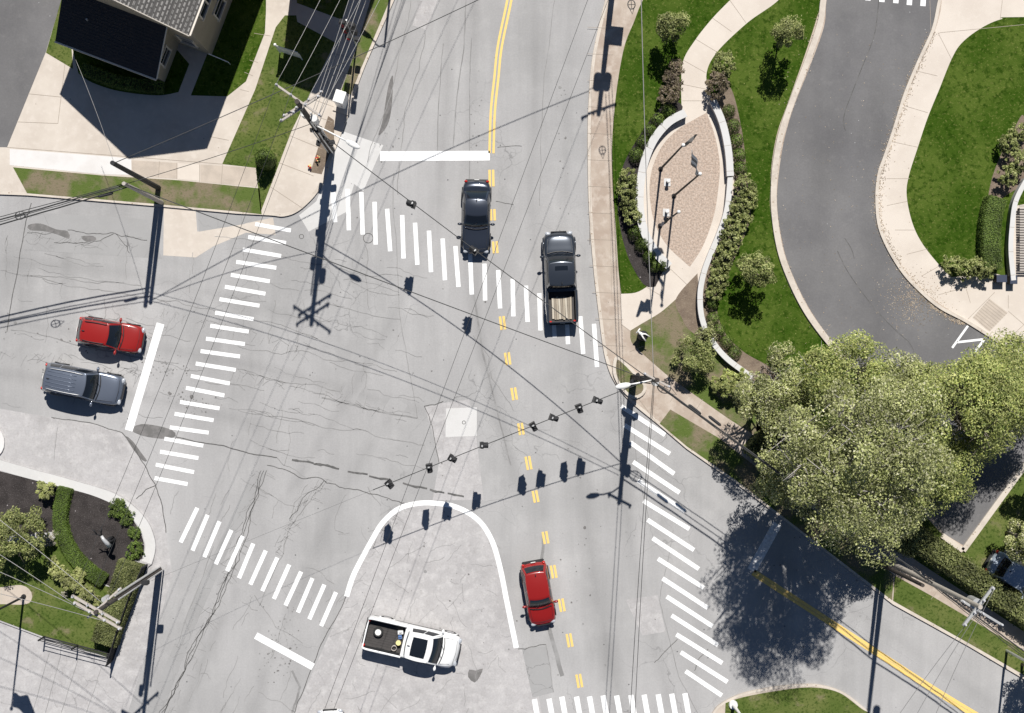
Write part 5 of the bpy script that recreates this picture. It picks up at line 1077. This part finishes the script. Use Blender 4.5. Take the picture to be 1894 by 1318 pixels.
# ------------------------------------------------------------- vehicles
def paint(name,col,metal=.0,rough=.32,coat=.8): return plain(name,col,rough,metal=metal,coat=coat,var=.03,vs=1.5)
def make_car(name,label,loc,heading,body,L=4.4,Wd=1.82,H=1.62,belt=1.0,hood=.98,xf=None,cowl=.9,wtop=.25,rtop=-1.75,rbase=-2.05,kind='suv',rails=False,sunroof=None,ribs=0,cat='car',roofmat=None,gl=M_glass,trunk=None):
    """x forward, y left. cowl/wtop/rtop/rbase: windscreen foot, windscreen top, roof end, rear window foot"""
    t=thing(name,label,cat,loc,heading); hw=Wd/2; f=L/2
    pick=kind=='pickup'
    bed0=rbase-.12 if pick else -f
    # lower body, lofted across stations
    st=[(f,.70,.55,.50),(f-.07,.84,.70,.62),(f-.22,.93,hood*.86,hood*.74),(f-.5,.985,hood*.95,hood*.87),(cowl+.35,1.0,hood*1.0,hood*.94),(cowl,1.0,belt+.02,belt-.03)]
    if pick: st+=[((cowl+rbase)/2,1.0,belt,belt-.02),(bed0+.15,1.0,belt,belt-.02),(bed0+.03,1.0,belt,belt-.02),(bed0,1.0,belt,belt-.02)]
    elif kind=='sedan': st+=[(0,1.0,belt,belt-.02),(rbase+.1,1.0,belt,belt-.04),(rbase-.1,.99,(trunk or belt),(trunk or belt)-.06),(-f+.35,.96,(trunk or belt)-.02,(trunk or belt)-.09),(-f+.1,.90,(trunk or belt)-.1,(trunk or belt)-.2),(-f,.78,.6,.55)]
    else: st+=[(0,1.0,belt,belt-.02),(rbase+.2,.99,belt,belt-.02),(-f+.28,.965,belt-.02,belt-.05),(-f+.08,.90,belt-.1,belt-.14),(-f,.80,.62,.6)]
    prof=[(0,0,0),(.45,0,.1),(.74,0,.4),(.90,0,.8),(.975,-.08,1),(1.0,-.26,1),(.985,-.48,1),(.93,-.70,1)]
    b=MB(); rows=[]
    for (x,wf,zc,ze) in st:
        half=[]
        for (yf,dz,mix) in prof:
            z_=zc+(ze-zc)*mix if dz==0 else max(.24,ze+dz*(ze-.2)/.78)
            xx=x-(0.10*abs(yf)**3 if abs(x)>f-.6 and x>0 else -(.08*abs(yf)**3 if abs(x)>f-.6 else 0))
            half.append((xx,yf*wf*hw,z_))
        rows.append([(p[0],-p[1],p[2]) for p in half[:0:-1]]+half)
    n=len(rows[0]); vs=[p for r in rows for p in r]; fs=[]
    for j in range(len(rows)-1):
        for i in range(n-1): fs.append((j*n+i,(j+1)*n+i,(j+1)*n+i+1,j*n+i+1))
    fs.append(tuple(range(n))); fs.append(tuple(range((len(rows)-1)*n+n-1,(len(rows)-1)*n-1,-1)))
    b.add(vs,fs); b.build('body',body,t,smooth=True,fixn=True,sub=2)
    # panel gaps of hood and doors, dark trim line along the sills
    g=MB(); g.tube([(cowl+.03,-hw*.80,belt+.015),(f-.5,-hw*.74,hood*.90)],.010,4); g.tube([(cowl+.03,hw*.80,belt+.015),(f-.5,hw*.74,hood*.90)],.010,4)
    g.tube([(f-.32,-hw*.7,hood*.84),(f-.25,0,hood*.885),(f-.32,hw*.7,hood*.84)],.012,4); g.build('hood_seam',M_black,t)
    b=MB(); b.box((0,0,.3),(L-.5,Wd-.1,.22),bev=.06); b.build('underbody',M_black,t)
    wb,wt=hw*.93,hw*(.74 if kind!='pickup' else .78)
    zb=belt-.06; bow=.13; bowt=.10; crown=.05
    def front(u,v,off=0):
        y=(wb+(wt-wb)*v)*u; x=cowl+(wtop-cowl)*v-(bow+(bowt-bow)*v)*u*u+(.06*math.sin(v*math.pi)); z_=zb+(H-zb)*v-.03*u*u*v+.03*math.sin(v*math.pi)
        return Vector((x,y,z_))
    def rear(u,v):
        y=(wb*.98+(wt*.97-wb*.98)*v)*u; x=rbase+(rtop-rbase)*v+(.07+.01*v)*u*u-.03*math.sin(v*math.pi); z_=zb+(H-.03-zb)*v-.03*u*u*v
        return Vector((x,y,z_))
    def side(s_,v,sg):
        a=front(sg,v); c=rear(sg,v); p=a.lerp(c,s_); p.y+=sg*(.045*math.sin(s_*math.pi)+.02*math.sin(v*math.pi)); return p
    def roof(s_,u):
        a=front(u,1); c=rear(u,1); p=a.lerp(c,s_); p.z+=crown*math.sin(s_*math.pi)*(1-.5*u*u); p.y+=u*.045*math.sin(s_*math.pi)*abs(u); return p
    b=MB(); b.grid(lambda u,v: front(u*2-1,v),15,6); b.grid(lambda u,v: rear(u*2-1,v),15,6)
    for sg in (-1,1): b.grid(lambda u,v: side(u,v,sg),15,6)
    b.grid(lambda u,v: roof(v,u*2-1),15,15)
    b.build('roof',roofmat or body,t,smooth=True,weld=True,fixn=True,bevel=.05)
    def glass(name,fn,u0,u1,v0,v1,nrm,nu=14):
        m=MB(); m.grid(lambda a,c: fn(u0+(u1-u0)*a,v0+(v1-v0)*c)+Vector(nrm)*.014,nu,8); return m.build(name,gl,t,smooth=True)
    glass('windshield',lambda u,v: front(u,v),-.90,.90,.10,.97,(.7,0,.7))
    glass('rear_window',lambda u,v: rear(u,v),-.84,.84,.18 if kind!='sedan' else .12,.90,(-.9,0,.35) if kind!='sedan' else (-.5,0,.8))
    for sg in (-1,1):
        for a,c in ((.06,.36),(.39,.68)) + (((.71,.93),) if kind=='suv' else ()): 
            if kind=='pickup' and a>.3: a,c=.47,.9
            elif kind=='pickup': a,c=.08,.44
            m=MB(); m.grid(lambda x,y: side(a+(c-a)*x,.16+.70*y,sg)+Vector((0,sg*.014,.004)),8,6); m.build('side_window',gl,t,smooth=True)
    b=MB(); b.tube([(cowl+.10-.13*u*u,u*wb*.86,belt+.045) for u in (-1,-.6,-.2,.2,.6,1)],.028,5); b.tube([(cowl+.06,-.5,belt+.07),(cowl-.25,.05,belt+.07+.21)],.012,4); b.tube([(cowl+.06,.1,belt+.07),(cowl-.22,.6,belt+.26)],.012,4); b.build('wipers',M_black,t)
    for sg in (-1,1):
        b=MB(); mx=cowl-.22; b.ball((mx,sg*(hw+.14),belt+.10),(.09,.15,.10),12,8); b.box((mx,sg*(hw+.01),belt+.05),(.06,.14,.05)); b.build('mirror',body,t,smooth=True)
        b=MB(); b.ball((f-.17,sg*hw*.68,hood*.66),(.13,.20,.09),12,8,M3('Z',-sg*18)); b.build('headlight',M_lens,t,smooth=True)
        b=MB(); b.ball((-f+.10,sg*hw*.76,belt-.20),(.09,.11,.14),12,8); b.build('taillight',M_red,t,smooth=True)
    wr=.35 if not pick else .41
    for x in (f-.88,-f+(.86 if not pick else 1.15)):
        for sg in (-1,1):
            c=Vector((x,sg*(hw-.10),wr)); b=MB(); b.cyl(c-Vector((0,.12*1,0)),c+Vector((0,.12,0)),wr,wr,26); w_=b.build('wheel',M_tyre,t,bevel=.03)
            b=MB(); b.cyl(c+Vector((0,sg*.105,0)),c+Vector((0,sg*.126,0)),wr*.66,wr*.62,22)
            b.build('rim',M_rim,w_)
            b=MB(); b.tube([(x+(wr+.07)*math.cos(R(a)),sg*(hw-.005),wr+(wr+.07)*math.sin(R(a))) for a in range(-10,191,20)],.05,6); b.build('wheel_arch',M_black if not pick else body,t,smooth=True)
    b=MB(); b.box((f-.03,0,.62),(.06,Wd*.5,.2),bev=.02); b.build('grille',M_black,t); b=MB(); b.box((-f-.0,0,.45),(.16,Wd*.82,.16),bev=.04); b.build('bumper',M_black,t)
    b=MB(); b.box((-f-.01,0,.8),(.03,.3,.13)); b.build('number_plate',M_lampw,t)
    if rails:
        for sg in (-1,1):
            b=MB(); P=[roof(s_,sg*.88)+Vector((0,0,.06)) for s_ in (.06,.1,.3,.5,.7,.88,.93)]; P[0].z-=.05; P[-1].z-=.05; b.tube(P,.024,6); b.build('roof_rail',M_galv if rails!='dark' else M_black,t,smooth=True)
    if ribs:
        b=MB()
        for k in range(ribs):
            u=-.62+1.24*k/(ribs-1); b.tube([roof(s_,u)+Vector((0,0,.006)) for s_ in (.22,.4,.6,.8,.95)],.020,5)
        b.build('roof_rib',body,t,smooth=True)
    if sunroof:
        b=MB(); s0,s1,uu=sunroof; b.grid(lambda u,v: roof(s0+(s1-s0)*v,(u*2-1)*uu)+Vector((0,0,.012)),10,8); b.build('sunroof',gl,t,smooth=True)
    b=MB(); b.ball(roof(.9,0)+Vector((0,0,.05)),(.10,.03,.05),8,6); b.build('antenna',M_black,t)
    if pick:
        x0,x1=bed0+.02,-f+.04; bz=.72; rail=belt+.06
        for sg in (-1,1):
            def f2(u,v):
                x=x0+(x1-x0)*u; k=1-.05*max(0,(u-.85)/.15)**2
                fl=.05*math.exp(-((x-(-f+1.15))/.42)**2)
                pr_=[(-.14,bz-.2),(-.14,rail-.02),(-.125,rail),(-.03,rail),(-.005,rail-.04),(0,rail-.2),(-.01,.6),(-.06,.32)]
                i=v*(len(pr_)-1); i0=min(int(i),len(pr_)-2); fr=i-i0; a=pr_[i0]; c=pr_[i0+1]
                yy=a[0]+(c[0]-a[0])*fr; z_=a[1]+(c[1]-a[1])*fr
                return Vector((x,sg*(hw*k+yy+(fl if i>3.5 else 0)*min(1,(i-3.5)/2 if i>3.5 else 0)),z_))
            b=MB(); b.grid(f2,22,15); b.build('bed_side',body,t,smooth=True,bevel=.01)
            b=MB(); b.box(((x0+x1)/2,sg*(hw-.16),(bz+rail)/2-.02),(x0-x1-.05,.03,rail-bz-.02)); b.build('bed_liner',M_black,t)
        b=MB(); b.box(((x0+x1)/2,0,bz-.03),(x0-x1,Wd-.28,.06)); 
        for k in range(9): b.box(((x0+x1)/2,-.64+.16*k,bz+.006),(x0-x1-.1,.06,.02))
        b.build('bed_floor',plain('grey_bed_liner',(.055,.05,.048),.8,var=.3,vs=5),t)
        b=MB(); b.box((-f+.05,0,.82),(.08,Wd-.16,rail-.55),bev=.025); tg=b.build('tailgate',body,t); b=MB(); b.box((-f-.0,0,.95),(.02,.25,.08)); b.build('handle',M_black,tg)
        b=MB(); b.box((bed0+.0,0,.85),(.06,Wd-.2,.7)); b.build('bed_front',body,t)
    return t
def head(x0,y0,x1,y1): return math.atan2(-(y1-y0),x1-x0)
cr=paint('red_car_paint',(.27,.012,.009)); cr2=paint('dark_red_car_paint',(.25,.010,.008)); cs=paint('blue_silver_car_paint',(.17,.195,.245),.55,.33); cg=paint('graphite_car_paint',(.036,.044,.062),.4,.22); ck=paint('charcoal_truck_paint',(.038,.046,.06),.4,.25); cw=paint('white_truck_paint',(.82,.82,.81)); cb=paint('pale_blue_car_paint',(.35,.40,.47),.4)
def cen(px,py,h_=.9): p=G(px,py,h_); return Vector((p.x,p.y,0.0))
make_car('compact_suv','bright red compact car waiting at the left stop line, upper of two cars',cen(203,619),head(150,612,262,632),cr,L=4.15,Wd=1.80,H=1.62,belt=.98,hood=.96,cowl=.78,wtop=.10,rtop=-1.62,rbase=-1.98,rails='dark')
make_car('large_suv','blue silver sport utility car with roof rails waiting below the bright red car',cen(153,710),head(85,696,228,725),cs,L=5.05,Wd=1.96,H=1.80,belt=1.08,hood=1.05,cowl=1.05,wtop=.42,rtop=-2.15,rbase=-2.42,rails=True,ribs=5)
make_car('sedan','dark blue grey sedan driving down across the upper crosswalk',cen(881,400),head(881.5,340,880,460),cg,L=4.65,Wd=1.80,H=1.44,belt=.92,hood=.88,cowl=.72,wtop=.02,rtop=-1.05,rbase=-1.72,kind='sedan',trunk=.98)
make_car('hatchback','dark red hatchback driving down the centre lane beside the yellow dashes',cen(996,1099),head(988,1045,1006,1150),cr2,L=4.05,Wd=1.74,H=1.56,belt=.96,hood=.92,cowl=.82,wtop=.20,rtop=-1.5,rbase=-1.88)
wt_=make_car('pickup_truck','white pickup truck with open bed and large black sunroof at the bottom of the junction',cen(763,1188),head(680,1169,849,1209),cw,L=6.1,Wd=2.10,H=1.95,belt=1.24,hood=1.20,cowl=1.93,wtop=1.25,rtop=-.36,rbase=-.44,kind='pickup',sunroof=(.20,.80,.72),cat='pickup truck')
dk=make_car('pickup_truck','charcoal pickup truck carrying boards, driving up in the right lane over the crosswalk',cen(1037,512),head(1041,600,1034,430),ck,L=5.85,Wd=2.02,H=1.9,belt=1.18,hood=1.14,cowl=1.50,wtop=.90,rtop=-.62,rbase=-.78,kind='pickup',cat='pickup truck',sunroof=(.18,.36,.5))
q=make_car('parked_car','pale blue parked car under the feathery tree at the right edge',cen(1888,1071),head(1850,1050,1910,1088),cb,L=4.6,Wd=1.82,H=1.5,belt=.95,hood=.92,cowl=.8,wtop=.1,rtop=-1.3,rbase=-1.8,kind='sedan'); q.location.z=ZS
make_car('white_car','white car just entering at the bottom edge below the white pickup truck',cen(612,1380),head(610,1400,606,1310),cw,L=4.5,Wd=1.8,H=1.5,belt=.95,hood=.92,cowl=.75,wtop=.05,rtop=-1.3,rbase=-1.8,kind='sedan')
# load of the white truck
def at(car,x,y,z_): return car.location+Matrix.Rotation(car.rotation_euler[2],3,'Z')@Vector((x,y,z_))
BF=.735
t=thing('spare_wheel','spare wheel with pale rim lying in the bed of the white pickup truck','wheel',at(wt_,-2.25,.15,BF)); b=MB(); b.cyl((0,0,0),(0,0,.24),.31,.31,26); b.build('tyre',M_tyre,t,bevel=.05); b=MB(); b.cyl((0,0,.20),(0,0,.25),.21,.19,22); b.cyl((0,0,.25),(0,0,.29),.035,.035,10); b.build('rim',M_lampw,t)
t=thing('bucket','yellow topped bucket in the bed of the white pickup truck near the cab','bucket',at(wt_,-.86,-.18,BF)); b=MB(); b.cyl((0,0,0),(0,0,.36),.13,.16,18); b.build('bucket_body',plain('cream_plastic',(.6,.55,.4),.5),t); b=MB(); b.cyl((0,0,.36),(0,0,.39),.165,.16,18); b.build('lid',plain('pale_yellow_plastic',(.75,.66,.3),.5),t)
for x,y,dm,m_,l,nm in ((-.88,.46,(.34,.24,.3),M_alum,'silver toolbox in the bed of the white pickup truck behind the cab','toolbox'),(-.84,.16,(.22,.26,.22),plain('blue_plastic',(.10,.18,.38),.5),'blue crate in the bed of the white pickup truck between toolbox and bucket','crate')):
    t=thing(nm,l,nm,at(wt_,x,y,BF),wt_.rotation_euler[2]+.3); b=MB(); b.box((0,0,dm[2]/2),dm,bev=.02); b.build('box_body',m_,t); b=MB(); b.tube([(-.08,0,dm[2]),(-.06,0,dm[2]+.06),(.06,0,dm[2]+.06),(.08,0,dm[2])],.012,6); b.build('handle',M_black,t)
t=thing('rope_coil','small grey heap of rope near the right side of the white truck bed','rope',at(wt_,-1.05,-.62,BF)); b=MB()
b.tube([(.16*math.cos(k*.5)*(1+.1*math.sin(k)),.16*math.sin(k*.5),.02+.006*k) for k in range(34)],.02,5); o=b.build('strands',M_woodl,t,smooth=True)
mw=[plain('sawn_board_%s'%n_,c_,.8,var=.2,vs=4) for n_,c_ in (('tan',(.36,.31,.24)),('pale',(.48,.43,.35)),('brown',(.27,.23,.18)))]
for k in range(9):
    o=MB(); o.box((0,0,.05),(1.45-.05*(k%3),.125,.07),bev=.006); y=-.56+k*.14
    p=at(dk,-1.95-.03*(k%2),y,BF+.02+.10*(0)); ob=o.build('board',mw[(k*2)%3],None,Vector((0,0,0))); ob.location=p; ob.rotation_euler[2]=dk.rotation_euler[2]+random.uniform(-.015,.015)
    tag(ob,'sawn wooden board lying lengthwise in the bed of the charcoal pickup truck','board','boards in the bed of the charcoal pickup truck')
